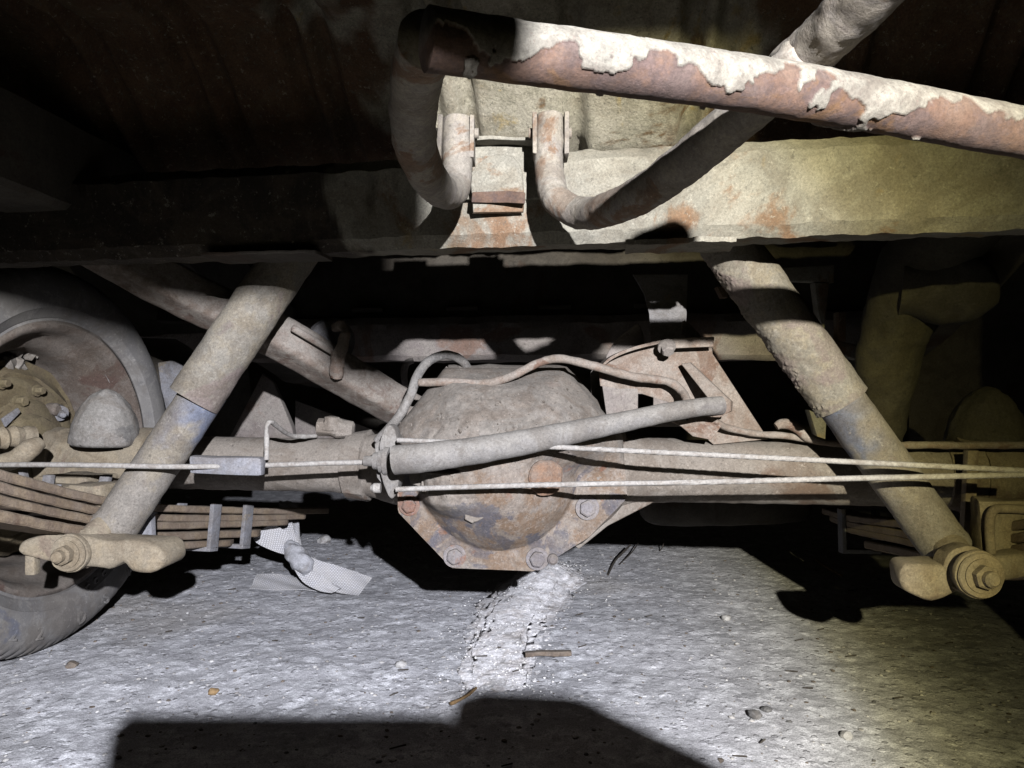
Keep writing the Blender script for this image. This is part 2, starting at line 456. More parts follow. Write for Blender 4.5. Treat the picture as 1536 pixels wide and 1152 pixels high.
M['gritfloor'] = grime('powdery_white_grit', (0.62, 0.61, 0.62), (0.47, 0.46, 0.47), (0.34, 0.33, 0.33), s=60, patch=0.25, bump=1.0, bscale=500, bdist=0.003, speck=0.4, alb=1.0, pits=0.5, crust=(0.29, 0.285, 0.295))
def ground_material():
    m = bpy.data.materials.new('worn_concrete_ground'); m.use_nodes = True
    nt = m.node_tree; nd = nt.nodes; lk = nt.links
    bs = nd['Principled BSDF']; bs.inputs['Roughness'].default_value = 0.92
    bs.inputs['Specular IOR Level'].default_value = 0.2
    tc = nd.new('ShaderNodeTexCoord')
    mp = nd.new('ShaderNodeMapping'); mp.inputs['Scale'].default_value = (1.0, 1.0, 1.0)
    lk.new(tc.outputs['Object'], mp.inputs[0])
    def nz(scale, det=8, ro=0.62, dis=0.0):
        n = nd.new('ShaderNodeTexNoise'); n.inputs['Scale'].default_value = scale
        n.inputs['Detail'].default_value = det; n.inputs['Roughness'].default_value = ro
        n.inputs['Distortion'].default_value = dis
        lk.new(mp.outputs[0], n.inputs['Vector']); return n.outputs['Fac']
    def ramp(src, a, b, c=0.0, d=1.0):
        r = nd.new('ShaderNodeMapRange'); r.interpolation_type = 'SMOOTHSTEP'
        r.inputs['From Min'].default_value = a; r.inputs['From Max'].default_value = b
        r.inputs['To Min'].default_value = c; r.inputs['To Max'].default_value = d
        lk.new(src, r.inputs['Value']); return r.outputs[0]
    def mix(fac, a, b, mode='MIX'):
        x = nd.new('ShaderNodeMix'); x.data_type = 'RGBA'; x.blend_type = mode
        if isinstance(fac, float): x.inputs[0].default_value = fac
        else: lk.new(fac, x.inputs[0])
        for i, c in ((6, a), (7, b)):
            if isinstance(c, tuple): x.inputs[i].default_value = (*c, 1)
            else: lk.new(c, x.inputs[i])
        return x.outputs[2]
    col = mix(ramp(nz(5, 8, 0.65), 0.35, 0.65), (0.22, 0.219, 0.228), (0.285, 0.282, 0.295))
    col = mix(ramp(nz(28, 9, 0.7, 0.4), 0.45, 0.66), col, (0.41, 0.41, 0.425))
    col = mix(ramp(nz(40, 8, 0.65, 0.5), 0.55, 0.68), col, (0.185, 0.182, 0.192))
    # embedded stones
    vo = nd.new('ShaderNodeTexVoronoi'); vo.inputs['Scale'].default_value = 95
    vo.inputs['Randomness'].default_value = 1.0
    lk.new(mp.outputs[0], vo.inputs['Vector'])
    stone = ramp(vo.outputs['Distance'], 0.30, 0.44, 1.0, 0.0)
    sc = nd.new('ShaderNodeSeparateColor'); lk.new(vo.outputs['Color'], sc.inputs[0])
    pick = ramp(sc.outputs[0], 0.62, 0.66)
    mm = nd.new('ShaderNodeMath'); mm.operation = 'MULTIPLY'; lk.new(stone, mm.inputs[0]); lk.new(pick, mm.inputs[1])
    m3 = nd.new('ShaderNodeMath'); m3.operation = 'MULTIPLY'; lk.new(mm.outputs[0], m3.inputs[0]); m3.inputs[1].default_value = 0.5
    scol = mix(ramp(sc.outputs[1], 0.2, 0.8), (0.15, 0.148, 0.158), (0.40, 0.40, 0.41))
    col = mix(m3.outputs[0], col, scol)
    col = mix(ramp(nz(1.9, 4, 0.5), 0.52, 0.72, 0.0, 0.55), col, (0.23, 0.205, 0.17))
    fine = nz(600, 4, 0.6)
    cmb = nd.new('ShaderNodeCombineColor')
    sp = ramp(fine, 0.30, 0.70, 0.68, 1.32)
    for i in range(3): lk.new(sp, cmb.inputs[i])
    col = mix(1.0, col, cmb.outputs[0], 'MULTIPLY')
    lk.new(col, bs.inputs['Base Color'])
    a = nd.new('ShaderNodeMath'); a.operation = 'ADD'; lk.new(nz(160, 7, 0.7), a.inputs[0])
    b2 = nd.new('ShaderNodeMath'); b2.operation = 'MULTIPLY'; lk.new(mm.outputs[0], b2.inputs[0]); b2.inputs[1].default_value = 0.5
    lk.new(b2.outputs[0], a.inputs[1])
    b = nd.new('ShaderNodeBump'); b.inputs['Strength'].default_value = 0.6; b.inputs['Distance'].default_value = 0.004
    lk.new(a.outputs[0], b.inputs['Height']); lk.new(b.outputs[0], bs.inputs['Normal'])
    return m
M['ground'] = ground_material()

def weave_material():
    m = bpy.data.materials.new('woven_grey_webbing'); m.use_nodes = True
    nt = m.node_tree; nd = nt.nodes; lk = nt.links
    bs = nd['Principled BSDF']; bs.inputs['Roughness'].default_value = 0.9
    uv = nd.new('ShaderNodeTexCoord')
    br = nd.new('ShaderNodeTexBrick'); br.offset = 0.5
    br.inputs['Scale'].default_value = 1.0
    br.inputs['Color1'].default_value = (0.34, 0.34, 0.36, 1); br.inputs['Color2'].default_value = (0.28, 0.28, 0.295, 1)
    br.inputs['Mortar'].default_value = (0.07, 0.07, 0.08, 1)
    br.inputs['Mortar Size'].default_value = 0.0006
    br.inputs['Brick Width'].default_value = 0.0042; br.inputs['Row Height'].default_value = 0.0042
    lk.new(uv.outputs['UV'], br.inputs['Vector'])
    n = nd.new('ShaderNodeTexNoise'); n.inputs['Scale'].default_value = 60
    lk.new(uv.outputs['Object'], n.inputs['Vector'])
    x = nd.new('ShaderNodeMix'); x.data_type = 'RGBA'
    x.inputs[7].default_value = (0.22, 0.21, 0.20, 1)
    lk.new(n.outputs['Fac'], x.inputs[0]); lk.new(br.outputs['Color'], x.inputs[6])
    lk.new(x.outputs[2], bs.inputs['Base Color'])
    b = nd.new('ShaderNodeBump'); b.inputs['Strength'].default_value = 0.5; b.inputs['Distance'].default_value = 0.001
    b.invert = True
    lk.new(br.outputs['Fac'], b.inputs['Height']); lk.new(b.outputs[0], bs.inputs['Normal'])
    return m
M['web'] = weave_material()

M['webplain'] = grime('grey_webbing_wrap', (0.56, 0.56, 0.59), (0.46, 0.46, 0.48), s=60, speck=0.3, pits=0.2)
# ------------------------------------------------------------------ ground
def ground_h(x, y):
    p = V((x, y, 0))
    h = 0.006 * fbm(p, 3.0, 3) + 0.0018 * fbm(p, 28, 4, 3) + 0.0012 * fbm(p, 95, 3, 7)
    return h - 0.004

def axis_samples(lo, hi, step, far):
    a = []
    v = lo
    while v < hi: a.append(v); v += step
    out = [-0] and []
    pre = []; d = step * 3; v = lo
    while v > -far: v -= d; pre.append(v); d *= 1.6
    post = []; d = step * 3; v = a[-1]
    while v < far: v += d; post.append(v); d *= 1.6
    return pre[::-1] + a + post
xs = axis_samples(-0.95, 1.0, 0.0048, 25.0)
ys = axis_samples(0.68, 2.1, 0.0048, 25.0)
gv = [(x, y, ground_h(x, y) if (-1.3 < x < 1.4 and 0.3 < y < 2.8) else -0.004) for y in ys for x in xs]
nx = len(xs)
gf = [(j * nx + i, j * nx + i + 1, (j + 1) * nx + i + 1, (j + 1) * nx + i) for j in range(len(ys) - 1) for i in range(nx - 1)]
g = mk('ground', gv, gf, M['ground'], None, 180)
props(g, 'rough grey concrete ground with embedded gravel and pale dust', 'ground', None, 'structure')

# ------------------------------------------------------------------ vehicle underbody
body = thing('vehicle_underbody', V((0.05, 1.05, 0.0)), 'dark rusty underside of a vehicle body with ribbed floor and crossmembers', 'underbody')

O0 = V((0.0, 1.05, 0.0))
def car(u, v, z): return O0 + AX * u + FW * v + UP * z      # vehicle coordinates about the axle centre

# ribbed floor: slopes gently down to the front
RIBS = [-0.60, -0.565, -0.47, -0.435, -0.34, -0.305, -0.205, -0.17, -0.062, -0.022, 0.10, 0.225, 0.26, 0.37, 0.41, 0.52, 0.56]
fv, ff, fat = [], [], []
NU, NV = 420, 130
for j in range(NV + 1):
    v = -0.95 + 1.15 * j / NV
    for i in range(NU + 1):
        u = -0.95 + 1.9 * i / NU
        z = 0.6636 - 0.9 * (v + 0.15) if v < -0.15 else max(0.64, 0.6636 - 0.2 * (v + 0.15))
        if v < -0.275: z = 0.776 - 0.10 * (v + 0.275)
        rib = 0.0
        for r in RIBS:
            d = abs(u - r - 0.003 * fbm(V((u, v, r)), 9, 2))
            if d < 0.013: rib = max(rib, math.cos(d / 0.013 * math.pi / 2) ** 0.7)
        q = car(u, v, z)
        z = z + 0.022 * rib + 0.004 * fbm(q, 14, 4) + 0.0016 * fbm(q, 70, 4, 4)
        fv.append(car(u, v, z))
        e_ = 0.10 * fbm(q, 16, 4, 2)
        fat.append(max(0.0, min(1.0, max((-0.125 + e_ - u) / 0.03, (u - 0.27 + e_) / 0.03))))  # side zones take the brown layer, part rust, part painted shade
for j in range(NV):
    for i in range(NU):
        a = j * (NU + 1) + i
        ff.append((a, a + 1, a + NU + 2, a + NU + 1))
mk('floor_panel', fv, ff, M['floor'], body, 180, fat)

# rear crossmember: pressed channel running across, face toward the camera
def cross_profile(px_face_top, px_face_bot):
    pass
def swept_profile(name, prof_fn, u0, u1, n, mat, parent, dent=0.002, dscale=22, closed=True, angle=30, shade_mask=None):
    vs, fs, at = [], [], []
    m = None
    for i in range(n + 1):
        u = u0 + (u1 - u0) * i / n
        pr = prof_fn(u); m = len(pr)
        for (v, z) in pr:
            q = car(u, v, z)
            q = q + V((0, fbm(q, dscale, 4), fbm(q, dscale, 4, 6))) * dent
            vs.append(q)
            if shade_mask: at.append(shade_mask(u, q))
    for i in range(n):
        for k in range(m if closed else m - 1):
            k2 = (k + 1) % m
            fs.append((i * m + k, i * m + k2, (i + 1) * m + k2, (i + 1) * m + k))
    if closed:
        fs.append(tuple(range(m))[::-1]); fs.append(tuple(n * m + k for k in range(m)))
    return mk(name, vs, fs, mat, parent, angle, at if shade_mask else None)

def subdiv(pr, k=4):
    out = []
    for i in range(len(pr)):
        a = pr[i]; b = pr[(i + 1) % len(pr)]
        for j in range(k): out.append((a[0] + (b[0] - a[0]) * j / k, a[1] + (b[1] - a[1]) * j / k))
    return out

VC = -0.265
def cm_prof(u):
    zt = 0.628 + 0.006 * u
    zb = 0.5335 + 0.006 * u
    return subdiv([(VC + 0.006, zt), (VC - 0.004, zt - 0.012), (VC, zb + 0.012), (VC + 0.010, zb), (VC + 0.055, zb + 0.002),
                   (VC + 0.06, zb + 0.02), (VC + 0.06, zt - 0.006), (VC + 0.03, zt + 0.003)], 4)
swept_profile('rear_crossmember', cm_prof, -0.62, 0.62, 380, M['cross'], body, 0.0020, 42, shade_mask=lambda u, q: max(0.0, min(1.0, (-0.125 + 0.08 * fbm(q, 22, 4, 2) - u) / 0.02)))  # left part darkened: shade painted into the colour

# lower lip of the crossmember on its right half (peeling flange)
swept_profile('crossmember_lip', lambda u: subdiv([(VC - 0.012, 0.5335), (VC - 0.012, 0.5285), (VC + 0.04, 0.5275), (VC + 0.04, 0.5325)], 3), 0.155, 0.262, 60, M['cross'], body, 0.0016, 60)
swept_profile('crossmember_lip', lambda u: subdiv([(VC - 0.008, 0.5325), (VC - 0.008, 0.529), (VC + 0.04, 0.528), (VC + 0.04, 0.532)], 3), -0.30, -0.17, 60, M['under'], body, 0.001, 60)  # left lip darkened to match the painted shade

# far transverse member with the panel above it
swept_profile('front_crossmember', lambda u: subdiv([(0.31, 0.512), (0.302, 0.498), (0.302, 0.441), (0.31, 0.432), (0.39, 0.432), (0.39, 0.515)], 3), -0.55, 0.55, 120, M['far'], body, 0.003, 16)
swept_profile('bulkhead_panel', lambda u: subdiv([(0.345, 0.66), (0.325, 0.512), (0.335, 0.508), (0.355, 0.66)], 6), -0.75, 0.75, 120, M['under'], body, 0.005, 8)
for k, u in enumerate((-0.32, -0.14, 0.03, 0.2)):
    box('weld_slot', car(u, 0.322, 0.528), AX * 0.03, FW * 0.006, UP * 0.004, M['under'], body, 0.002)

swept_profile('dark_backdrop', lambda u: subdiv([(1.55, 0.80), (1.55, 0.15), (1.58, 0.15), (1.58, 0.80)], 3), -1.6, 1.6, 30, M['under'], body, 0.004, 6)  # dark panel added to hide the world background in the far gap
# side rails and inner wheel arches
def rail(name, u0, w, prof, mat):
    vs, fs = [], []
    n = 60
    for i in range(n + 1):
        v = prof[0][0] + (prof[-1][0] - prof[0][0]) * i / n
        for k in range(len(prof) - 1):
            if prof[k][0] <= v <= prof[k + 1][0] + 1e-6:
                t = (v - prof[k][0]) / (prof[k + 1][0] - prof[k][0])
                zb = prof[k][1] + (prof[k + 1][1] - prof[k][1]) * t
                break
        sec = [(-w, 0.0), (-w * 0.85, -0.006), (w * 0.85, -0.006), (w, 0.0), (w, 0.09), (-w, 0.09)]
        for (a, b) in sec:
            q = car(u0 + a, v, zb + b); q = q + V((fbm(q, 20, 3), 0, fbm(q, 20, 3, 3))) * 0.002
            vs.append(q)
    for i in range(n):
        for k in range(6):
            k2 = (k + 1) % 6
            fs.append((i * 6 + k, i * 6 + k2, (i + 1) * 6 + k2, (i + 1) * 6 + k))
    fs.append(tuple(range(6))[::-1]); fs.append(tuple(n * 6 + k for k in range(6)))
    return mk(name, vs, fs, mat, body, 30)
rail('side_rail', -0.505, 0.045, [(-0.45, 0.60), (-0.1, 0.585), (0.15, 0.49), (0.45, 0.40), (0.7, 0.38)], M['under'])
rail('side_rail', 0.62, 0.045, [(-0.45, 0.62), (-0.1, 0.60), (0.15, 0.50), (0.45, 0.41), (0.7, 0.39)], M['under'])

def arch(name, u, sgn):
    vs, fs = [], []
    nA, nB = 60, 10
    for i in range(nA + 1):
        a = math.radians(-10) + math.radians(200) * i / nA
        for k in range(nB + 1):
            uu = u + sgn * 0.30 * k / nB
            q = car(uu, 0.42 * math.cos(a), 0.30 + 0.42 * math.sin(a))
            q = q + (q - car(uu, 0, 0.3)).normalized() * 0.008 * fbm(q, 9, 3)
            vs.append(q)
    for i in range(nA):
        for k in range(nB):
            p = i * (nB + 1) + k
            fs.append((p, p + 1, p + nB + 2, p + nB + 1))
    return mk(name, vs, fs, M['under'], body, 60)
arch('wheel_arch', -0.60, -1)
arch('wheel_arch', 0.66, 1)

# unseen panel added behind the camera, outline cut to cast the wanted shadow edges
def vz(mx, mz): return V((TORCH.x + 0.5 * mx, -0.15, TORCH.z + 0.5 * mz))
outl = [vz(-2.3, -0.120), vz(-0.32, -0.121), vz(-0.292, -0.123), vz(-0.286, -0.150), vz(-0.280, -0.167), vz(-0.224, -0.170), vz(-0.2165, -0.162), vz(-0.2145, -0.145),
        vz(-0.2145, 0.034), vz(0.015, 0.032), vz(0.03, -0.035), vz(2.3, -0.03), vz(2.3, 0.30), vz(-2.3, 0.30)]
plate('shadow_panel', outl, V((0, 0.006, 0)), M['under'], body, 0)

# ------------------------------------------------------------------ spare wheel carrier
car_o = thing('spare_wheel_carrier', W(768, 250, 0.72), 'rusty tubular spare wheel carrier with flaking cream paint, hinged below the floor', 'carrier')

def bar_crust(q, d, L):
    up = d.z
    a = fbm(q, 34, 4, 2) + 0.55 * fbm(q, 90, 3, 5)
    th = up * 0.75 + a * 1.05 + 0.20
    # the crust thins out toward the far right end
    if q.x > 0.21: th -= (q.x - 0.21) * 3.0
    c = max(0.0, min(1.0, (th - 0.10) / 0.045)); c = c * c * (3 - 2 * c)
    return (c, c * 0.0014)
b0 = W(640, 61, 0.343); b1 = W(1640, 222, 0.452)
pts = [(b0, 0.0135), (W(800, 84, 0.362), 0.0135), (W(1200, 140, 0.404), 0.0135), (b1, 0.0135)]
tube('cross_bar', pts, M['carrier'], car_o, seg=120, n=300, crust=bar_crust, dent=0.0005, dscale=60, angle=180)

def arm_crust(q, d, L):
    a = fbm(q, 45, 4, 8); b = fbm(q, 150, 4, 3)
    return (0.0, 0.0012 * max(0, a) + 0.0005 * b)
armr = [(W(824, 176, 0.735), 0.0135), (W(824, 205, 0.732), 0.0137), (W(824, 255, 0.725), 0.0138), (W(836, 300, 0.705), 0.0138), (W(882, 320, 0.665), 0.0138),
        (W(950, 298, 0.58), 0.0138), (W(1020, 250, 0.52), 0.0138), (W(1110, 175, 0.465), 0.0138), (W(1200, 92, 0.418), 0.0138), (W(1300, -5, 0.365), 0.0138), (W(1430, -140, 0.31), 0.0138)]
tube('carrier_arm', armr, M['arm'], car_o, seg=48, n=20, crust=arm_crust, dent=0.0006, dscale=60, angle=180)
arml = [(W(686, 180, 0.735), 0.0140), (W(686, 215, 0.732), 0.0142), (W(686, 255, 0.725), 0.0142), (W(680, 286, 0.70), 0.0142), (W(656, 282, 0.63), 0.0142),
        (W(625, 225, 0.52), 0.0142), (W(622, 140, 0.44), 0.0142), (W(640, 60, 0.37), 0.0142)]
tube('carrier_arm', arml, M['arm'], car_o, seg=40, n=14, crust=arm_crust, dent=0.0006, dscale=60, angle=180)
# weld bead where arm and bar meet
lathe('weld_bead', W(1196, 104, 0.416), (W(1300, -5, 0.365) - W(1110, 175, 0.465)), [(-0.010, 0.0135), (-0.006, 0.0152), (0.0, 0.016), (0.006, 0.0152), (0.013, 0.0135)], M['arm'], car_o, 36, 0.003, 120, 180)

# hinge brackets on the crossmember
hb = thing('hinge_bracket', W(755, 260, 0.75), 'curved rusty bracket plate between the two carrier hinges on the crossmember', 'bracket')
vs, fs = [], []
nI, nJ = 30, 20
for i in range(nI + 1):
    s = i / nI
    px = 662 + (850 - 662) * s
    for j in range(nJ + 1):
        t = j / nJ
        topy = 205 + 14 * math.sin(s * math.pi)
        py = topy + (300 - topy) * t
        Y = 0.780 - 0.004 * math.sin(s * math.pi)
        q = W(px, py, Y); q = q + V((0, 1, 0)) * 0.0015 * fbm(q, 50, 4)
        vs.append(q)
for i in range(nI):
    for j in range(nJ):
        a = i * (nJ + 1) + j
        fs.append((a, a + 1, a + nJ + 2, a + nJ + 1))
o = mk('curved_plate', vs, fs, M['cross'], hb, 60)
md = o.modifiers.new('thickness', 'SOLIDIFY'); md.thickness = 0.003
for (px, py) in ((662, 212), (709, 212), (802, 206), (848, 206)):
    c = W(px, py, 0.737)
    box('hinge_ear', c, V((0.0022, 0, 0)), V((0, 0.016, 0)), V((0, 0, 0.020)), M['arm'], hb, 0.001, 0.002)
box('top_flange', W(757, 213, 0.766), V((0.036, 0, 0)), V((0, 0.012, 0)), V((0, 0, 0.0018)), M['cross'], hb, 0.0008, 0.004, 0.012)
tong = [W(708, 300, 0.752), W(706, 262, 0.756), W(714, 246, 0.760), W(732, 233, 0.765), W(750, 229, 0.768), W(768, 233, 0.766), W(780, 246, 0.761), W(786, 262, 0.756), W(786, 300, 0.752), W(786, 318, 0.768), W(708, 318, 0.768)]
plate('tongue_plate', tong, V((0, 0.004, 0)), M['cross'], hb, 0.001, 0.0025)
for px in (686, 825):
    tube('hinge_pin', [(W(px - 32, 200, 0.737), 0.005), (W(px + 32, 200, 0.737), 0.005)], M['arm'], hb, 12, 4)
box('rust_strip', W(748, 296, 0.7512), V((0.0262, 0, 0)), V((0, 0.0008, 0)), V((0, 0, 0.0055)), M['carrier'], hb, 0.001, 0.002, 0.01)

# ------------------------------------------------------------------ rear axle
axle = thing('rear_axle', car(0, 0, 0.28), 'dust covered rear axle with octagonal differential cover hanging above the concrete', 'axle')
AZ = CAMZ - (702 - 576) / F * 1.05
def axp(px, dy=0.0):
    Y = axY(px); q = W(px, 702, Y); q.z = AZ + dy; return q
tube('axle_tube', [(axp(30), 0.040), (axp(180), 0.039), (axp(300), 0.0385), (axp(430), 0.0385), (axp(520), 0.040), (axp(560), 0.045), (axp(610), 0.056), (axp(660), 0.062)], M['axle'], axle, 56, 24, dent=0.0012, dscale=40)
tube('axle_tube', [(axp(860), 0.062), (axp(915), 0.056), (axp(960), 0.046), (axp(1010), 0.0425), (axp(1100), 0.0415), (axp(1300), 0.041), (axp(1440), 0.041), (axp(1620), 0.041)], M['axle'], axle, 56, 24, dent=0.0012, dscale=40)
lathe('axle_collar', axp(532), AX, [(-0.006, 0.040), (-0.006, 0.047), (0.022, 0.050), (0.024, 0.045)], M['axle'], axle, 48, 0.003, 60)

# differential: octagonal flange with domed, mud filled cover
YF = 0.975
CX, CY = 765.0, 702.0
OCT = [(-88, 150), (36, 155), (118, 104), (176, 45), (168, -52), (88, -152), (-104, -152), (-172, -58), (-168, 66)]
def octR(th, poly=OCT):
    d = V((math.cos(th), math.sin(th)))
    best = 1e9
    n = len(poly)
    for i in range(n):
        a = V(poly[i]); b = V(poly[(i + 1) % n]); e = b - a
        den = d.x * e.y - d.y * e.x
        if abs(den) < 1e-9: continue
        t = (a.x * e.y - a.y * e.x) / den
        s = (a.x * d.y - a.y * d.x) / den
        if t > 0 and -1e-6 <= s <= 1 + 1e-6: best = min(best, t)
    return best
NT, NR = 180, 70
vs, fs, at = [], [], []
for i in range(NR + 1):
    rho = i / NR
    for k in range(NT):
        th = 2 * math.pi * k / NT
        R = octR(th)
        x = math.cos(th) * R * rho; y = math.sin(th) * R * rho
        rr = math.hypot((x + 18) / 120.0, (y - 2) / 122.0)
        up = -y / 150.0                                     # +1 at the top
        # steel dome
        hd = 0.070 * math.cos(min(1.0, rr) * math.pi / 2) ** 0.85
        # dried mud packed over the upper half
        um = max(0.0, min(1.0, (up + 0.10) / 0.45))
        um = um * um * (3 - 2 * um)
        hm = 0.069 * max(0.0, 1 - rho ** 2.6) ** 0.72 + 0.004
        if y > 0 and x < -40:                               # mud slabs at the left
            um = max(um, 0.9 * min(1, (-x - 40) / 45.0) * max(0.0, min(1.0, (70 - y) / 25.0)) * max(0.0, min(1.0, (1.05 - rr) / 0.2)))
            hm = max(hm, hd + 0.004)
        h = max(hd, hd * (1 - um) + max(hd, hm) * um)
        q = W(CX + x, CY + y, YF)
        h += (0.0035 * fbm(q, 30, 4) + 0.0022 * fbm(q, 95, 4, 3)) * (0.25 + um)
        crk = abs(fbm(q, 17, 3, 11))
        if um > 0.3 and crk < 0.022: h -= 0.0025
        q = W(CX + x, CY + y, YF) + V((0, -1, 0)) * h
        if up > 0.2: q.y += 0.10 * max(0, up - 0.35) * rho   # top leans back
        vs.append(q); at.append(min(1.0, um * (0.85 + 0.5 * fbm(q, 24, 4, 9))) if um > 0.02 else 0.0)
for i in range(NR):
    for k in range(NT):
        k2 = (k + 1) % NT
        fs.append((i * NT + k, i * NT + k2, (i + 1) * NT + k2, (i + 1) * NT + k))
# rim going back
base = len(vs)
for k in range(NT):
    vs.append(vs[NR * NT + k] + V((0, 0.012, 0))); at.append(at[NR * NT + k])
for k in range(NT):
    k2 = (k + 1) % NT
    fs.append((NR * NT + k, NR * NT + k2, base + k2, base + k))
at = [max(0.0, min(1.0, a)) for a in at]
vs_cover, at_cover = list(vs), list(at)
cover = mk('differential_cover', vs, fs, M['cover'], axle, 50, at)

# housing behind the flange: octagon lofting back to the pinion
vs, fs = [], []
levels = [(0.987, 0.985), (1.0, 1.03), (1.06, 0.97), (1.13, 0.80), (1.20, 0.55), (1.30, 0.34), (1.36, 0.30)]
NT2 = 90
for (Y, sc) in levels:
    for k in range(NT2):
        th = 2 * math.pi * k / NT2
        R = octR(th) * sc
        q = W(CX + math.cos(th) * R, CY + math.sin(th) * R, YF)
        up = -math.sin(th) * R / 150
        q = q + V((0.15 * (Y - YF), Y - YF, 0))
        if up > 0.2: q.y += 0.10 * max(0, up - 0.35)
        d = V((math.cos(th), 0, -math.sin(th)))
        vs.append(q + d * 0.004 * fbm(q, 25, 4))
for i in range(len(levels) - 1):
    for k in range(NT2):
        k2 = (k + 1) % NT2
        fs.append((i * NT2 + k, i * NT2 + k2, (i + 1) * NT2 + k2, (i + 1) * NT2 + k))
fs.append(tuple(range(NT2))[::-1]); fs.append(tuple((len(levels) - 1) * NT2 + k for k in range(NT2)))
mk('differential_housing', vs, fs, M['axle'], axle, 40)
plate('housing_web', [W(880, 740, 1.0), W(975, 742, 1.0), W(992, 746, 1.0), W(975, 757, 1.0), W(912, 788, 1.0), W(868, 822, 1.0), W(840, 800, 1.0)], V((0.004, 0.03, 0)), M['axle'], axle, 0.002, 0.003)
# flange skin bolts
for (px, py, r) in ((614, 758, 0.0095), (682, 834, 0.0105), (806, 838, 0.0105), (881, 762, 0.011)):
    hexbolt('cover_bolt', W(px, py, YF - 0.0015), V((0.05, -1, 0.02)), r, 0.0085, M['flange'], cover)
lathe('drain_stub', W(829, 838, YF), V((0, -1, 0)), [(0, 0.007), (0.006, 0.007), (0.009, 0.004)], M['flange'], cover, 16)
# filler plug on the dome
lathe('filler_plug', W(818, 716, 0.918), V((0.22, -1, -0.02)), [(-0.01, 0.0215), (0.003, 0.0215), (0.0055, 0.019), (0.007, 0.008)], M['plug'], cover, 40, 0.002, 60)
# flakes of dried mud on the left of the cover
for (px, py, w, h_, Y) in ((655, 717, 30, 17, 0.935), (712, 706, 28, 14, 0.912), (664, 738, 34, 8, 0.93), (712, 770, 18, 16, 0.925), (628, 712, 18, 20, 0.95)):
    pts_ = []
    for k in range(9):
        a = 2 * math.pi * k / 9 + 0.3
        rr = 1 + 0.18 * math.sin(k * 2.3 + px)
        pts_.append(W(px + w * 0.9 * math.cos(a) * rr, py + h_ * math.sin(a) * rr, Y))
    plate('mud_flake', pts_, V((0, 0.02, 0)), M['axle'], cover, 0.0015, 0.004)

cr_v, cr_f = [], []
cov_pts = [(q, a) for q, a in zip(vs_cover, at_cover) if a > 0.45]
for _ in range(420):
    q, a = random.choice(cov_pts)
    r = 0.0008 + 0.0026 * random.random() ** 4
    b_ = len(cr_v)
    for dx, dy, dz in ((1, 0, 0), (-0.8, 0.3, 0), (0, 1, 0.2), (0.2, -1, 0), (0, 0.1, 1), (0.1, 0, -1)):
        cr_v.append(q + V((dx, dy, dz)) * r * random.uniform(0.7, 1.3))
    cr_f += [tuple(b_ + k for k in t) for t in ((0, 2, 4), (2, 1, 4), (1, 3, 4), (3, 0, 4), (2, 0, 5), (1, 2, 5), (3, 1, 5), (0, 3, 5))]
props(mk('mud_crumbs', cr_v, cr_f, M['axle'], cover, 30), kind='stuff')
# axle saddles with rubber bump stops, both sides
def bump_stop(px, base_y, h, r, Y, mat):
    c = W(px, base_y, Y)
    prof = [(0, r * 0.9), (h * 0.05, r)] + [(h * (0.05 + 0.95 * math.sin(i / 14 * math.pi / 2)), r * max(0.003, 1 - math.sin(i / 14 * math.pi / 2) ** 1.9) ** 0.60) for i in range(1, 15)]
    lathe('bump_stop', c, V((0.04, 0, 1)), prof, mat, axle, 90, 0.0018, 130, 60)
bump_stop(157, 668, 0.082, 0.047, 1.10, M['rubber'])
bump_stop(1478, 668, 0.076, 0.047, 0.98, M['mudpipe'])
def saddle(pxs, mat):
    for (p0, p1, r) in pxs:
        a = axp(p0); b = axp(p1)
        L = (b - a).length
        lathe('axle_saddle', a, AX, [(0, 0.040), (0.001, r), (L - 0.001, r), (L, 0.040)], mat, axle, 48, 0.003, 50)
saddle([(84, 104, 0.050), (104, 214, 0.0445), (214, 238, 0.0505)], M['tan'])
saddle([(1410, 1430, 0.044), (1434, 1460, 0.048), (1460, 1580, 0.046)], M['tan'])

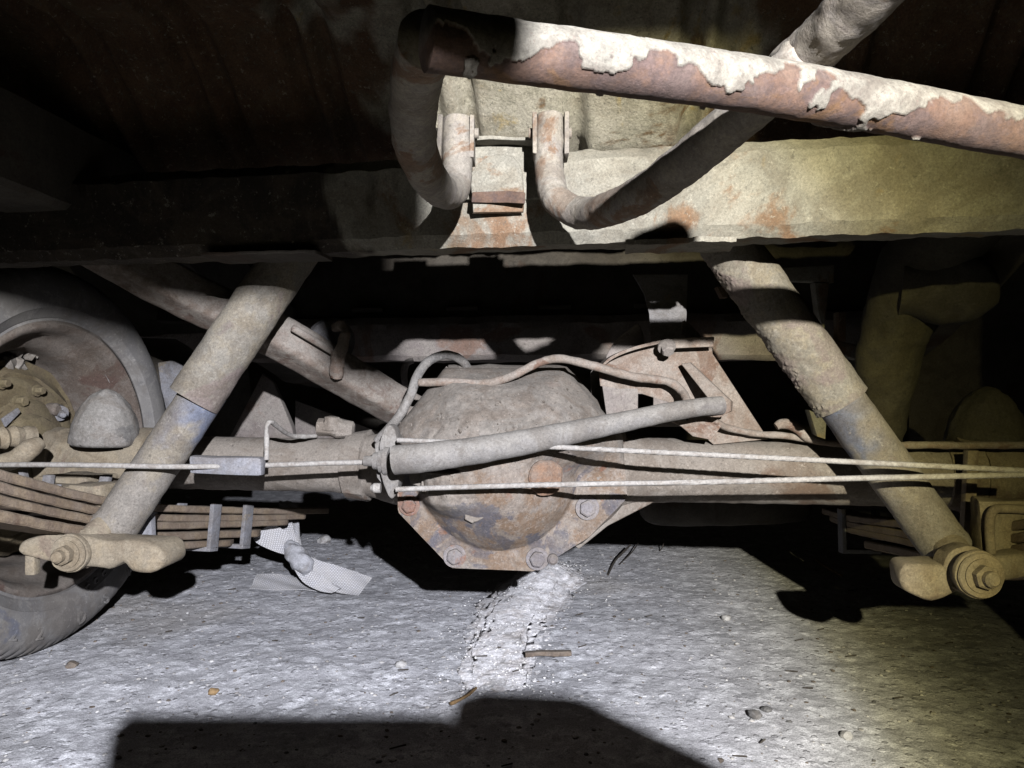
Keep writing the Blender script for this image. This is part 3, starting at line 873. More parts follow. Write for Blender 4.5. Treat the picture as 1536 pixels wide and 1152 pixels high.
# ------------------------------------------------------------------ wheels and drums
def wheel(name, c, side, label, with_text):
    """c: centre of the inner sidewall plane; side -1 left, +1 right; outward axis"""
    w = thing(name, V((c.x, c.y, 0)), label, 'wheel')
    out = AX * side
    R = 0.286
    prof = [(0.030, 0.178), (0.012, 0.186), (0.004, 0.195), (0.0, 0.200), (0.001, 0.2035), (-0.003, 0.207), (-0.007, 0.218), (-0.009, 0.2195), (-0.0095, 0.223), (-0.011, 0.236), (-0.009, 0.250), (-0.004, 0.262),
            (0.003, 0.271), (0.010, 0.277), (0.020, 0.2825), (0.026, 0.2845), (0.027, 0.279), (0.031, 0.279), (0.032, 0.2852), (0.05, R), (0.052, 0.280), (0.058, 0.280), (0.060, R), (0.085, R), (0.110, R), (0.135, 0.284), (0.155, 0.275), (0.165, 0.25), (0.155, 0.20), (0.14, 0.178)]
    def mod(a, o, r):
        if r > 0.268 and o < 0.05:
            k = (a * 96 / (2 * math.pi)) % 1.0
            if k < 0.22: return 0.985 if r > 0.274 else 0.995
        return 1.0
    ty = lathe('tyre', c, out, prof, M['tyre'], w, 384, 0.0006, 18, 35, mod, cap=False)
    rim = [(0.012, 0.201), (0.0, 0.200), (-0.003, 0.194), (0.001, 0.188), (0.012, 0.182), (0.024, 0.180), (0.034, 0.172), (0.040, 0.163), (0.060, 0.158), (0.085, 0.157), (0.105, 0.156), (0.112, 0.150), (0.118, 0.13), (0.120, 0.09), (0.12, 0.02)]
    lathe('rim', c, out, rim, M['rim'], w, 120, 0.0015, 25, 60, cap=False)
    if with_text:
        tilt = math.atan2(0.004, 0.02)
        n = UP; b = out.cross(UP)
        def put(txt, ang, rad, size, off):
            cu = bpy.data.curves.new('letter', 'FONT'); cu.body = txt; cu.size = size; cu.extrude = 0.0014; cu.offset = 0.0004
            cu.align_x = 'CENTER'; cu.align_y = 'CENTER'; cu.resolution_u = 3
            ob = bpy.data.objects.new('tmp', cu); C.objects.link(ob)
            dg = bpy.context.evaluated_depsgraph_get()
            me = bpy.data.meshes.new_from_object(ob.evaluated_get(dg))
            bpy.data.objects.remove(ob)
            rd = (FW * math.cos(ang) + UP * math.sin(ang))           # radial, outward
            tg = (FW * -math.sin(ang) + UP * math.cos(ang))          # travelling
            yv = -rd; xv = tg; zv = -out
            if xv.cross(yv).dot(zv) < 0: xv = -xv
            p0 = c + rd * rad - out * off
            for v in me.vertices:
                v.co = p0 + xv * v.co.x + yv * v.co.y + zv * v.co.z
            me.materials.append(M['tyre'])
            o = bpy.data.objects.new('raised_letter', me); C.objects.link(o)
            o.parent = ty
        for k, ch in enumerate('22DSP'):
            put(ch, math.radians((-112, -101, -82, -69, -54)[k]), 0.250, 0.026, 0.0095)
        for k, ch in enumerate('CCCP'):
            put(ch, math.radians(-76 + 5.2 * k), 0.2135, 0.013, 0.0062)
    return w
wl = wheel('road_wheel', V((-0.668, 1.12, 0.283)), -1, 'left road wheel with dusty worn tyre and brown rusty rim beside the leaf spring', True)
wr = wheel('road_wheel', V((0.80, 0.93, 0.283)), 1, 'dim road wheel deep in the shade beyond the thick undercoated arm', False)

drum = thing('brake_drum', W(20, 640, 1.14), 'ochre rusted brake drum backplate with bleed nipple inside the brown rim', 'brake drum')
dc = V((-0.668, 1.12, 0.283)) - AX * 0.072
lathe('backplate', dc, -AX, [(0.04, 0.147), (0.012, 0.148), (0.006, 0.144), (0.007, 0.136), (0.002, 0.128), (-0.004, 0.122), (-0.003, 0.116), (-0.010, 0.110), (-0.013, 0.098), (-0.012, 0.084), (-0.020, 0.078), (-0.024, 0.064), (-0.034, 0.058), (-0.04, 0.040)], M['hub'], drum, 110, 0.005, 30, 35)
def hubp(px, py, off):
    p0 = dc + AX * off; cm = V((0, 0, CAMZ)); d = W(px, py, 1.0) - cm
    return cm + d * ((p0 - cm).dot(AX) / d.dot(AX))
for (px, py, r) in ((28, 602, 0.010), (55, 586, 0.008), (36, 648, 0.012), (6, 628, 0.010), (70, 655, 0.009), (2, 575, 0.008)):
    hexbolt('plate_bolt', hubp(px, py, 0.016), AX, r * 0.8, 0.012, M['hub'], drum)
lathe('bleed_nipple', hubp(88, 619, 0.018), V((0.7, -0.6, -0.15)), [(-0.03, 0.012), (0.0, 0.0135), (0.006, 0.0125), (0.008, 0.006), (0.02, 0.005), (0.022, 0.003)], M['galv'], drum, 20, 0.001, 80)
lathe('brake_cylinder', hubp(74, 614, 0.012), AX, [(-0.02, 0.010), (0.012, 0.010), (0.016, 0.006)], M['rim'], drum, 16)
plate('dust_tab', [hubp(a, b, 0.03) for a, b in ((0, 628), (24, 612), (28, 618), (6, 640))], AX * 0.004, M['galv'], drum, 0.0008)
for (px, py) in ((22, 522), (44, 528), (34, 515), (10, 547), (24, 546), (52, 524)):
    pv, pf = None, None
    bmx = bmesh.new(); bmesh.ops.create_icosphere(bmx, subdivisions=2, radius=0.013)
    q0 = hubp(px, py, -0.012)
    for v in bmx.verts: v.co = q0 + v.co * (1 + 0.5 * noise.noise(v.co * 160 + q0 * 50))
    mk('mud_clod', [v.co.copy() for v in bmx.verts], [tuple(v.index for v in f.verts) for f in bmx.faces], M['rubber'], drum, 30)
    bmx.free()
tube('lever_pin', [(W(-20, 700, 0.98), 0.012), (W(20, 690, 0.985), 0.013), (W(45, 672, 0.99), 0.012), (W(60, 662, 1.0), 0.009)], M['tan'], drum, 18, 6, dent=0.002)
tube('cable_sheath', [(W(-30, 664, 1.0), 0.015), (W(10, 656, 1.03), 0.014), (W(52, 652, 1.06), 0.012)], M['tan'], drum, 20, 8, shape=lambda a, L: 1 + 0.12 * math.sin(L * 900))

# ------------------------------------------------------------------ leaf springs
def spring(name, label, path, leaves, clips):
    t = thing(name, path[len(path) // 2], label, 'leaf spring', 'leaf springs under the axle')
    cs = catmull([(p, 0) for p in path], 20)
    n = len(cs)
    for li, (s0, s1, off, th, wd) in enumerate(leaves):
        i0 = int(s0 * (n - 1)); i1 = int(s1 * (n - 1))
        vs, fs = [], []
        m = 0
        idx = list(range(i0, i1 + 1))
        for jj, i in enumerate(idx):
            p = cs[i][0]
            tng = (cs[min(i + 1, n - 1)][0] - cs[max(i - 1, 0)][0]).normalized()
            side = tng.cross(UP).normalized(); up = side.cross(tng)
            e = min(1.0, min(jj, len(idx) - 1 - jj) / 5.0 + 0.35)
            w = wd * e
            o_ = off * (1 + 0.15 * math.sin(i * 0.05 + li)) 
            sec = [(-w, -th * 0.35), (-w * 0.93, -th * 0.5), (w * 0.93, -th * 0.5), (w, -th * 0.35), (w, th * 0.35), (w * 0.93, th * 0.5), (-w * 0.93, th * 0.5), (-w, th * 0.35)]
            for (a, b) in sec:
                q = p + side * a + up * (b + o_)
                q = q + up * 0.0008 * fbm(q, 60, 3, li)
                vs.append(q)
        for jj in range(len(idx) - 1):
            for k in range(8):
                k2 = (k + 1) % 8
                fs.append((jj * 8 + k, jj * 8 + k2, (jj + 1) * 8 + k2, (jj + 1) * 8 + k))
        fs.append(tuple(range(8))[::-1]); fs.append(tuple((len(idx) - 1) * 8 + k for k in range(8)))
        mk('leaf', vs, fs, M['spring'], t, 40)
    for (s, w, h0, h1) in clips:
        i = int(s * (n - 1)); p = cs[i][0]
        tng = (cs[min(i + 1, n - 1)][0] - cs[max(i - 1, 0)][0]).normalized()
        side = tng.cross(UP).normalized(); up = side.cross(tng)
        th = 0.0035
        path2 = [p - side * w + up * h1, p - side * w + up * h0, p + side * w + up * h0, p + side * w + up * h1]
        for a, b in ((0, 1), (1, 2), (2, 3)):
            c_ = (path2[a] + path2[b]) / 2; d = (path2[b] - path2[a]) / 2
            nrm = d.cross(tng).normalized()
            box('spring_clip', c_, d + d.normalized() * (th if a == 1 else 0), nrm * th, tng * 0.011, M['galv'], t, 0.0012)
    return t
pathL = [V((-0.545, 0.60, 0.335)), V((-0.537, 0.78, 0.268)), V((-0.520, 1.0, 0.205)), V((-0.475, 1.25, 0.160)), V((-0.425, 1.42, 0.133)), V((-0.385, 1.56, 0.112))]
spring('leaf_spring', 'left leaf spring of rusty tan leaves running beside the big road wheel', pathL,
       [(0.0, 0.985, 0.022, 0.0105, 0.024), (0.0, 0.87, 0.0112, 0.0102, 0.024), (0.02, 0.80, 0.0004, 0.0102, 0.024), (0.08, 0.70, -0.0165, 0.0115, 0.024), (0.42, 0.62, -0.0275, 0.0100, 0.024)],
       [(0.625, 0.030, -0.036, 0.032), (0.54, 0.030, -0.036, 0.032)])
pathR = [V((0.585, 0.55, 0.30)), V((0.575, 0.72, 0.245)), V((0.565, 0.90, 0.190)), V((0.575, 1.10, 0.165)), V((0.585, 1.28, 0.145)), V((0.60, 1.42, 0.135))]
spring('leaf_spring', 'right leaf spring of rusty leaves in olive half shade behind the shock absorber', pathR,
       [(0.0, 1.0, 0.022, 0.0105, 0.024), (0.0, 0.93, 0.0112, 0.0102, 0.024), (0.02, 0.86, 0.0004, 0.0102, 0.024), (0.08, 0.74, -0.0165, 0.0115, 0.024), (0.10, 0.62, -0.0275, 0.0100, 0.024)],
       [(0.80, 0.028, -0.036, 0.034)])

# ------------------------------------------------------------------ spring plates with u bolts
spL = thing('spring_plate', W(140, 840, 0.95), 'tan mud caked spring plate carrying the lower bolt beside the road wheel', 'spring plate')
def PX(pts, Y): return [W(a, b, Y) for a, b in pts]
outl = smooth_loop(PX([(24, 818), (50, 806), (110, 803), (160, 812), (196, 813), (226, 815), (243, 828), (243, 848), (222, 859), (196, 856), (183, 843), (162, 854), (128, 851), (80, 844), (30, 833)], 0.875), 3)
plate('plate_arm', outl, FW * 0.05, M['tan'], spL, 0.006, 0.003)
box('plate_tab', W(49, 846, 0.89), V((0.0058, 0, 0)), V((0, 0.006, 0)), V((0, 0, 0.012)), M['tan'], spL, 0.002)
box('clamp_block', W(142, 770, 0.965), V((0.021, -0.003, 0)), V((0.003, 0.02, 0)), V((0, 0, 0.038)), M['tan'], spL, 0.003, 0.003, 0.02)
box('spring_seat', W(120, 736, 0.99), V((0.048, -0.007, 0)), V((0.005, 0.03, 0)), V((0, 0, 0.010)), M['tan'], spL, 0.004, 0.003, 0.02)
box('spring_seat', W(118, 722, 1.02), V((0.035, -0.005, 0)), V((0.005, 0.03, 0)), V((0, 0, 0.009)), M['tan'], spL, 0.004, 0.003, 0.02)
for (x0, y0, x1, y1, w) in ((34, 704, 42, 744, 0.0035), (74, 712, 69, 744, 0.0055), (160, 712, 150, 752, 0.006)):
    a = W(x0, y0, 0.985); b = W(x1, y1, 0.955)
    d = (b - a) / 2
    box('u_bolt', (a + b) / 2, d, V((w, 0, 0)), V((0, 0.005, 0)), M['galv'], spL, 0.001)
plate('side_plate', PX([(186, 818), (226, 770), (228, 822), (215, 824)], 0.985), FW * 0.01, M['galv'], spL, 0.001)
tube('wire_tie', [(W(60, 741, 0.95), 0.0012), (W(70, 729, 0.95), 0.0012), (W(92, 728, 0.95), 0.0012)], M['galv'], spL, 8, 4)

spR = thing('spring_plate', W(1430, 880, 0.83), 'tan mud caked spring plate carrying the large stacked washers in olive light', 'spring plate')
outl = smooth_loop(PX([(1357, 852), (1372, 846), (1410, 846), (1440, 848), (1500, 838), (1600, 822), (1600, 856), (1536, 868), (1470, 880), (1430, 893), (1400, 901), (1378, 897), (1360, 888), (1354, 870)], 0.80), 3)
plate('plate_arm', outl, FW * 0.045, M['tan'], spR, 0.006, 0.003)
box('clamp_block', W(1520, 790, 0.84), V((0.040, -0.006, 0)), V((0.003, 0.015, 0)), V((0, 0, 0.030)), M['tan'], spR, 0.004, 0.004, 0.02)
box('u_bolt', W(1453, 745, 0.90), V((0.0065, 0, 0)), V((0, 0.005, 0)), V((0.003, 0, 0.055)), M['tan'], spR, 0.001)
box('u_bolt', W(1470, 760, 0.93), V((0.006, 0, 0)), V((0, 0.005, 0)), V((0.004, 0, 0.05)), M['mudpipe'], spR, 0.001)
tube('u_bolt', [(W(1488, 850, 0.82), 0.005), (W(1484, 790, 0.82), 0.005), (W(1490, 766, 0.82), 0.005), (W(1510, 763, 0.82), 0.005), (W(1560, 766, 0.82), 0.005)], M['tan'], spR, 10, 6)

# ------------------------------------------------------------------ shock absorbers
def shock(label, top, mid, bot, eye, rs, rt, side, mats, eye_r, seed):
    t = thing('shock_absorber', eye, label, 'shock absorber', 'pair of slanted shock absorbers')
    ax = (bot - top).normalized()
    def sl_crust(q, d, L):
        a = fbm(q, 55, 4, seed); b = fbm(q, 300, 4, seed + 2)
        c = max(0.0, -d.x * (1 if side > 0 else -0.15) - 0.52 + 0.45 * a)
        return (0, 0.0026 * c * (1 + 1.5 * b) + 0.0003 * b)
    L1 = (mid - top).length
    n1 = 150
    pts = [(top - ax * 0.002, rs * 0.82)] + [(top + ax * (0.004 + (L1 - 0.004) * i / n1), rs * (0.97 + 0.03 * min(1, i / 3))) for i in range(n1 + 1)]
    tube('dust_sleeve', pts, mats[0], t, 110, smooth=False, dent=0.0009, dscale=45, seed=seed, crust=sl_crust)
    L2 = (bot - mid).length
    b0 = mid - ax * 0.02
    n2 = 50
    pts = [(b0 + ax * ((L2 + 0.02) * i / n2), rt) for i in range(n2 + 1)]
    pts += [(bot + ax * rt * 0.62 * math.sin(k / 8 * math.pi / 2), rt * max(0.12, math.cos(k / 8 * math.pi / 2)) ** 0.55) for k in range(1, 9)]
    def worn(q, d, L):
        return (max(0.0, min(0.85, (0.075 - L) / 0.03 + 1.6 * fbm(q, 32, 4, seed))) * max(0.0, min(1.0, 0.55 - d.x * side * 0.8)), 0.0)
    tube('damper_tube', pts, mats[1], t, 48, smooth=False, dent=0.0009, dscale=45, seed=seed + 3, angle=60, crust=worn)
    nrm = V((0.0, -1, 0.0)) + V((-0.15 * side * 0, 0, 0))
    nrm = (-FW + V((0.12 * (1 if side > 0 else 0.6), 0, 0.02))).normalized()
    le = lathe('lower_eye', eye, nrm, [(-0.03, eye_r * 0.95), (-0.028, eye_r), (-0.006, eye_r), (-0.004, eye_r * 0.93)], mats[2], t, 44, 0.0012, 60)
    lathe('bushing', eye, nrm, [(-0.004, eye_r * 0.82), (0.008, eye_r * 0.86), (0.010, eye_r * 0.8)], M['rubber'], le, 44, 0.001, 60)
    lathe('washer', eye, nrm, [(0.010, eye_r * 0.98), (0.013, eye_r), (0.016, eye_r * 0.97)], mats[2], le, 44, 0.0008, 60)
    lathe('washer', eye, nrm, [(0.017, eye_r * 0.90), (0.019, eye_r * 0.92), (0.021, eye_r * 0.88)], mats[2], le, 44, 0.0008, 60)
    hexbolt('lock_nut', eye + nrm * 0.021, nrm, eye_r * 0.50, 0.012, mats[2], le)
    lathe('stud_end', eye + nrm * 0.032, nrm, [(0, eye_r * 0.32), (0.007, eye_r * 0.31), (0.010, eye_r * 0.2)], mats[2], le, 20)
    neck = [(eye + (bot - eye) * f, rt * (0.62 + 0.1 * f)) for f in (0.15, 0.5, 1.0)]
    tube('eye_neck', neck, mats[2], t, 24, 4, dent=0.001)
    return t
shock('left shock absorber, tan sleeve over blue worn tube, foot beside the road wheel',
      W(450, 362, 1.0), W(297, 604, 0.965), W(166, 786, 0.93), W(118, 826, 0.885), 0.0325, 0.0272, -1, (M['shock'], M['shock_tube'], M['tan']), 0.0225, 1.0)
shock('right shock absorber with mud crusted sleeve and big stacked washers at its foot',
      W(1078, 346, 0.872), W(1260, 601, 0.872), W(1418, 818, 0.855), W(1456, 857, 0.795), 0.0308, 0.0272, 1, (M['shock'], M['shock_tube'], M['tan']), 0.0252, 4.0)

# ------------------------------------------------------------------ handbrake linkage
def strand(a, L): return 1 + 0.10 * math.cos(5 * (a - L * 420))
def cable(label, pts, r, name='brake_cable'):
    o = tube(name, [(p, r) for p in pts], M['cable'], None, 20, 60, shape=strand, angle=180)
    return props(o, label, 'cable', 'handbrake cables across the axle')
cable('upper pale twisted handbrake cable passing behind the grey lever rod', [W(596, 660, 0.895), W(720, 665, 0.875), W(860, 672, 0.865), W(1060, 682, 0.845), W(1260, 692, 0.812), W(1400, 699, 0.79), W(1580, 708, 0.775)], 0.0029)
cable('lower pale twisted handbrake cable crossing the bare rusty part of the cover', [W(594, 734, 0.885), W(680, 731, 0.875), W(830, 727, 0.862), W(1060, 723, 0.845), W(1260, 718, 0.812), W(1400, 715, 0.79), W(1580, 711, 0.775)], 0.0030)
lc = thing('sleeved_cable', W(340, 698, 0.9), 'handbrake cable with a fat grey sleeve crossing the left shock absorber', 'cable')
tube('strand', [(p, 0.0031) for p in (W(556, 693, 0.93), W(480, 695, 0.935), W(390, 698, 0.935), W(270, 700, 0.905), W(150, 698, 0.905), W(40, 697, 0.93), W(-30, 698, 0.96))], M['cable'], lc, 20, 60, shape=strand, angle=180)
box('sleeve', W(341, 698, 0.925), V((0.0445, 0, -0.001)), V((0, 0.009, 0)), V((0, 0, 0.0112)), M['galv'], lc, 0.005, 0.0015, 0.012)
lathe('end_boot', W(585, 692, 0.915), V((-1, 0.12, 0)), [(0.0, 0.017), (0.006, 0.0175), (0.007, 0.0145), (0.012, 0.014), (0.013, 0.0105), (0.02, 0.010), (0.021, 0.0065), (0.032, 0.006)], M['rod'], lc, 24, 0.0008, 80)

eq = thing('equaliser_bracket', W(586, 695, 0.91), 'upright grey equaliser plate joining cables and lever rod at the differential', 'bracket')
vs_ = [W(578, 640, 0.925), W(590, 640, 0.925), W(597, 668, 0.915), W(597, 720, 0.905), W(590, 745, 0.905), W(578, 742, 0.905), W(571, 715, 0.91), W(570, 668, 0.915)]
plate('equaliser_plate', smooth_loop(vs_, 3), V((0.002, 0.03, 0)), M['rod'], eq, 0.002, 0.003)
plate('rear_plate', PX([(562, 668), (572, 662), (574, 725), (564, 716)], 0.93), V((0.0, 0.02, 0)), M['rod'], eq, 0.001, 0.003)
lathe('cable_nut', W(571, 732, 0.905), V((-1, 0, 0)), [(0, 0.006), (0.008, 0.006), (0.012, 0.003)], M['cable'], eq, 14)
for (a, b) in ((603, 720), (612, 724)):
    pass

lev = thing('lever_rod', W(830, 650, 0.86), 'thick grey dusty lever rod slanting across the front of the differential', 'rod')
tube('rod', [(W(592, 690, 0.865), 0.0168), (W(640, 686, 0.860), 0.0166), (W(760, 668, 0.865), 0.0150), (W(900, 640, 0.885), 0.0128), (W(1000, 619, 0.90), 0.0115), (W(1050, 611, 0.91), 0.0111), (W(1082, 608, 0.918), 0.0113)], M['rod'], lev, 36, 24, dent=0.0006, dscale=60)
pl = [W(1022, 546, 0.965), W(1036, 543, 0.965), W(1098, 602, 0.925), W(1098, 617, 0.92), W(1080, 626, 0.915), W(1060, 626, 0.92), W(1074, 612, 0.925)]
plate('crank_plate', pl, V((0.004, 0.012, 0)), M['redrust'], lev, 0.002, 0.002)
plate('lower_ear', PX([(1010, 632), (1072, 628), (1082, 640), (1066, 660), (1040, 655), (1024, 640)], 0.955), V((0, 0.004, 0)), M['redrust'], lev, 0.001, 0.002)

# ------------------------------------------------------------------ brake pipes
def pipe(label, pts, r, mat, name='brake_pipe', dent=0.0008, cat='pipe'):
    o = tube(name, [(p, r) for p in pts], mat, None, 16, 14, dent=dent, dscale=70, angle=180)
    return props(o, label, cat, 'brake pipes along the axle')
YT = 1.03
pipe('muddy brake pipe draped over the differential top toward the rust pink bracket',
     [W(628, 574, 0.99), W(680, 573, 0.985), W(728, 575, 0.98), W(768, 564, 0.975), W(806, 545, 0.975), W(840, 538, 0.97), W(890, 549, 0.955), W(950, 565, 0.955), W(1000, 572, 0.96), W(1022, 586, 0.955), W(1032, 606, 0.935)], 0.0054, M['redrust'])
pipe('curved grey rubber brake hose arching above the differential housing', [W(566, 662, 1.0), W(596, 628, 0.985), W(616, 592, 0.985), W(628, 560, 1.0), W(646, 540, 1.02), W(672, 532, 1.04), W(696, 544, 1.06), W(706, 566, 1.08)], 0.0062, M['rubber'], 'brake_hose', 0.0005, 'hose')
pipe('pink rusted brake pipe lying on the bare axle tube behind both cables', [W(1072, 632, 0.955), W(1090, 641, 0.965), W(1130, 650, 0.97), W(1180, 654, 0.965), W(1240, 664, 0.955), W(1300, 668, 0.95)], 0.0042, M['redrust'])
pipe('thin pale brake pipe looping up from the cable sleeve to the tee block', [W(400, 690, 0.93), W(400, 662, 0.935), W(400, 640, 0.945), W(407, 633, 0.955), W(420, 643, 0.985), W(440, 654, 1.03), W(474, 654, 1.07)], 0.0031, M['cable'])
pipe('straight rusty brake pipe running outward in olive shade beside the bump stop', [W(1340, 668, 0.93), W(1400, 668, 0.92), W(1480, 668, 0.91), W(1600, 667, 0.89)], 0.0046, M['redrust'])
tee = thing('brake_tee', W(505, 645, 1.07), 'lumpy dust coated brake pipe tee block on the axle tube', 'pipe fitting')
lathe('tee_body', W(500, 642, 1.075), V((1, 0, -0.05)), [(-0.024, 0.006), (-0.022, 0.011), (-0.004, 0.013), (0.006, 0.014), (0.016, 0.012), (0.028, 0.010), (0.030, 0.005)], M['axle'], tee, 24, 0.004, 90)
lathe('tee_stub', W(497, 645, 1.07), V((0.05, 0, 1)), [(0, 0.012), (0.012, 0.011), (0.018, 0.009), (0.020, 0.004)], M['axle'], tee, 20, 0.003, 90)
hk = tube('pipe_hook', [(W(1164, 640, 0.955), 0.0045), (W(1172, 636, 0.955), 0.006), (W(1186, 637, 0.955), 0.0062), (W(1198, 644, 0.955), 0.006), (W(1212, 656, 0.955), 0.006), (W(1236, 663, 0.955), 0.004)], M['redrust'], None, 16, 8, dent=0.001)
props(hk, 'small curled rust pink pipe hook standing on the axle tube', 'hook')

# ------------------------------------------------------------------ cable support bracket behind the differential
sb = thing('support_bracket', W(1000, 560, 1.1), 'rust pink pressed support bracket with curved top flange behind the differential', 'bracket')
plate('bracket_face', smooth_loop(PX([(898, 556), (918, 534), (952, 519), (1008, 511), (1068, 509)], 0.985), 1)[:5] + PX([(1070, 530), (1152, 658), (1070, 668), (1040, 640), (1018, 610), (960, 590), (900, 580)], 0.985), V((0.001, 0.005, 0)), M['redrust'], sb, 0.001, 0.002)
# curved flange
fl = [(W(898, 552, 0.966), 0), (W(915, 536, 0.966), 0), (W(940, 524, 0.966), 0), (W(975, 514, 0.966), 0), (W(1010, 508, 0.966), 0), (W(1070, 506, 0.966), 0)]
cs = catmull(fl, 10)
vs, fs = [], []
for (p, _) in cs:
    vs += [p + V((0, -0.004, 0)), p + V((0, -0.004, -0.004)), p + V((0, 0.05, -0.004)), p + V((0, 0.05, 0.0))]
for i in range(len(cs) - 1):
    for k in range(4):
        k2 = (k + 1) % 4
        fs.append((i * 4 + k, i * 4 + k2, i * 4 + 4 + k2, i * 4 + 4 + k))
fs += [(0, 1, 2, 3), tuple(len(vs) - 4 + k for k in range(4))]
mk('curved_flange', vs, fs, M['redrust'], sb, 30)
plate('flange_lip', PX([(1000, 508), (1071, 505), (1071, 520), (1000, 523)], 0.958), V((0, 0.004, 0)), M['redrust'], sb, 0.001)
hexbolt('flange_bolt', W(1000, 520, 0.958), V((0.05, -0.75, -0.65)), 0.0082, 0.012, M['far'], sb)
# lower grey plate with a square hole
yl = 0.9856
outer = [(886, 556), (905, 546), (960, 562), (1010, 590), (1012, 640), (900, 640), (890, 600)]
def strip_plate(name, quads, Y, th, mat, parent):
    for qd in quads: plate(name, PX(qd, Y), V((0, th, 0)), mat, parent, 0.0008, 0.0015)
strip_plate('lower_plate', [[(900, 552), (957, 560), (957, 640), (912, 640)], [(957, 560), (980, 566), (980, 591), (957, 591)], [(957, 613), (980, 613), (980, 640), (957, 640)], [(980, 566), (1030, 592), (1030, 640), (980, 640)]], yl, 0.003, M['far'], sb)
plate('edge_flange', smooth_loop([W(886, 560, 1.05), W(893, 552, 1.05), W(906, 552, 1.10), W(902, 600, 1.10), W(897, 628, 0.985), W(888, 600, 1.05)], 2), V((0.002, 0.004, 0)), M['far'], sb, 0.0005)
# upright strap above
plate('upright_strap', [W(950, 412, 1.08), W(1032, 412, 1.08), W(1030, 470, 1.04), W(1029, 507, 1.0), W(976, 511, 1.0), W(974, 470, 1.04), W(966, 440, 1.06)], V((0.0, 0.004, 0)), M['galv'], sb, 0.001, 0.001)
# half moon disc behind
ring = thing('propshaft_guard', W(978, 500, 1.2), 'pale curved guard ring peeping out behind the support bracket', 'guard')
for nm, pl_ in (('guard_lobe', [(908, 540), (922, 512), (944, 494), (956, 486), (963, 496), (966, 512), (960, 525), (930, 538)]), ('guard_lobe', [(1024, 482), (1034, 486), (1052, 506), (1040, 516), (1022, 512)])):
    plate(nm, smooth_loop(PX(pl_, 1.005), 3), V((0.004, 0.02, 0)), M['far'], ring, 0.002)

# ------------------------------------------------------------------ exhaust pipe crossing behind the left shock
ex = thing('exhaust_pipe', W(500, 540, 1.2), 'mottled square shouldered exhaust pipe slanting down behind the left shock absorber', 'pipe')
sq = lambda a, L: 0.90 / (abs(math.cos(a + 0.25)) ** 8 + abs(math.sin(a + 0.25)) ** 8) ** (1 / 8.0)
tube('pipe', [(W(-60, 248, 0.88), 0.030), (W(120, 352, 0.96), 0.030), (W(280, 442, 1.03), 0.0295), (W(415, 504, 1.085), 0.0290), (W(520, 565, 1.13), 0.0285), (W(640, 634, 1.19), 0.0280)], M['pipe'], ex, 44, 24, shape=sq, dent=0.001, dscale=40, angle=50)
lathe('pipe_seam', W(466, 508, 1.068), (W(520, 565, 1.13) - W(415, 504, 1.085)), [(-0.03, 0.003), (-0.028, 0.005), (0.04, 0.005), (0.042, 0.003)], M['pipe'], ex, 12)
hg = thing('exhaust_hanger', W(508, 540, 1.19), 'rusted rubber exhaust hanger drooping over the slanting pipe', 'hanger')
tube('strap', [(W(500, 492, 1.10), 0.0055), (W(513, 487, 1.09), 0.0065), (W(518, 500, 1.08), 0.007), (W(512, 520, 1.075), 0.0085), (W(506, 548, 1.08), 0.0105), (W(505, 566, 1.085), 0.009)], M['redrust'], hg, 18, 10, dent=0.003, dscale=70)
tube('hook', [(W(608, 580, 1.32), 0.005), (W(606, 560, 1.32), 0.006), (W(610, 545, 1.32), 0.006), (W(620, 541, 1.32), 0.005)], M['far'], hg, 12, 6)
mf = lathe('rubber_mount', W(497, 514, 1.16), V((0.2, -1, 0.2)), [(0, 0.034), (0.01, 0.036), (0.018, 0.030), (0.02, 0.02)], M['galv'], None, 40, 0.001)
props(mf, 'pale round mount disc behind the exhaust hanger', 'mount')

# body bits seen behind the left side
plate('rail_gusset', PX([(342, 660), (392, 560), (410, 574), (440, 640), (444, 664)], 1.45), V((0.0, 0.02, 0)), M['far'], body, 0.002, 0.003)
plate('rail_gusset', PX([(236, 545), (262, 540), (290, 556), (300, 580), (280, 640), (246, 640)], 1.50), V((0, 0.02, 0)), M['galv'], body, 0.004, 0.003)
plate('rail_gusset', PX([(200, 505), (255, 500), (330, 498), (310, 540), (280, 520), (262, 508)], 1.35), V((0, 0.02, 0)), M['far'], body, 0.002, 0.003)
plate('rail_gusset', PX([(442, 600), (600, 660), (600, 690), (440, 680)], 1.62), V((0, 0.02, 0)), M['far'], body, 0.002, 0.003)
plate('far_bracket', PX([(1164, 402), (1252, 398), (1250, 424), (1166, 420)], 1.19), V((0, 0.02, 0)), M['cross'], body, 0.002, 0.003)
plate('far_bracket', PX([(1076, 430), (1090, 430), (1092, 446), (1084, 446)], 1.19), V((0, 0.02, 0)), M['cross'], body, 0.001)
plate('far_bracket', PX([(1222, 424), (1244, 424), (1236, 500), (1228, 470)], 1.19), V((0, 0.02, 0)), M['cross'], body, 0.001)
plate('far_bracket', PX([(1258, 468), (1269, 468), (1269, 512), (1258, 512)], 1.2), V((0, 0.02, 0)), M['cross'], body, 0.001)
plate('far_bracket', PX([(1244, 508), (1290, 518), (1294, 530), (1286, 540), (1262, 532)], 1.2), V((0, 0.02, 0)), M['cross'], body, 0.002)
plate('far_bracket', PX([(1214, 615), (1240, 628), (1238, 662), (1226, 655)], 1.2), V((0, 0.02, 0)), M['cross'], body, 0.001)

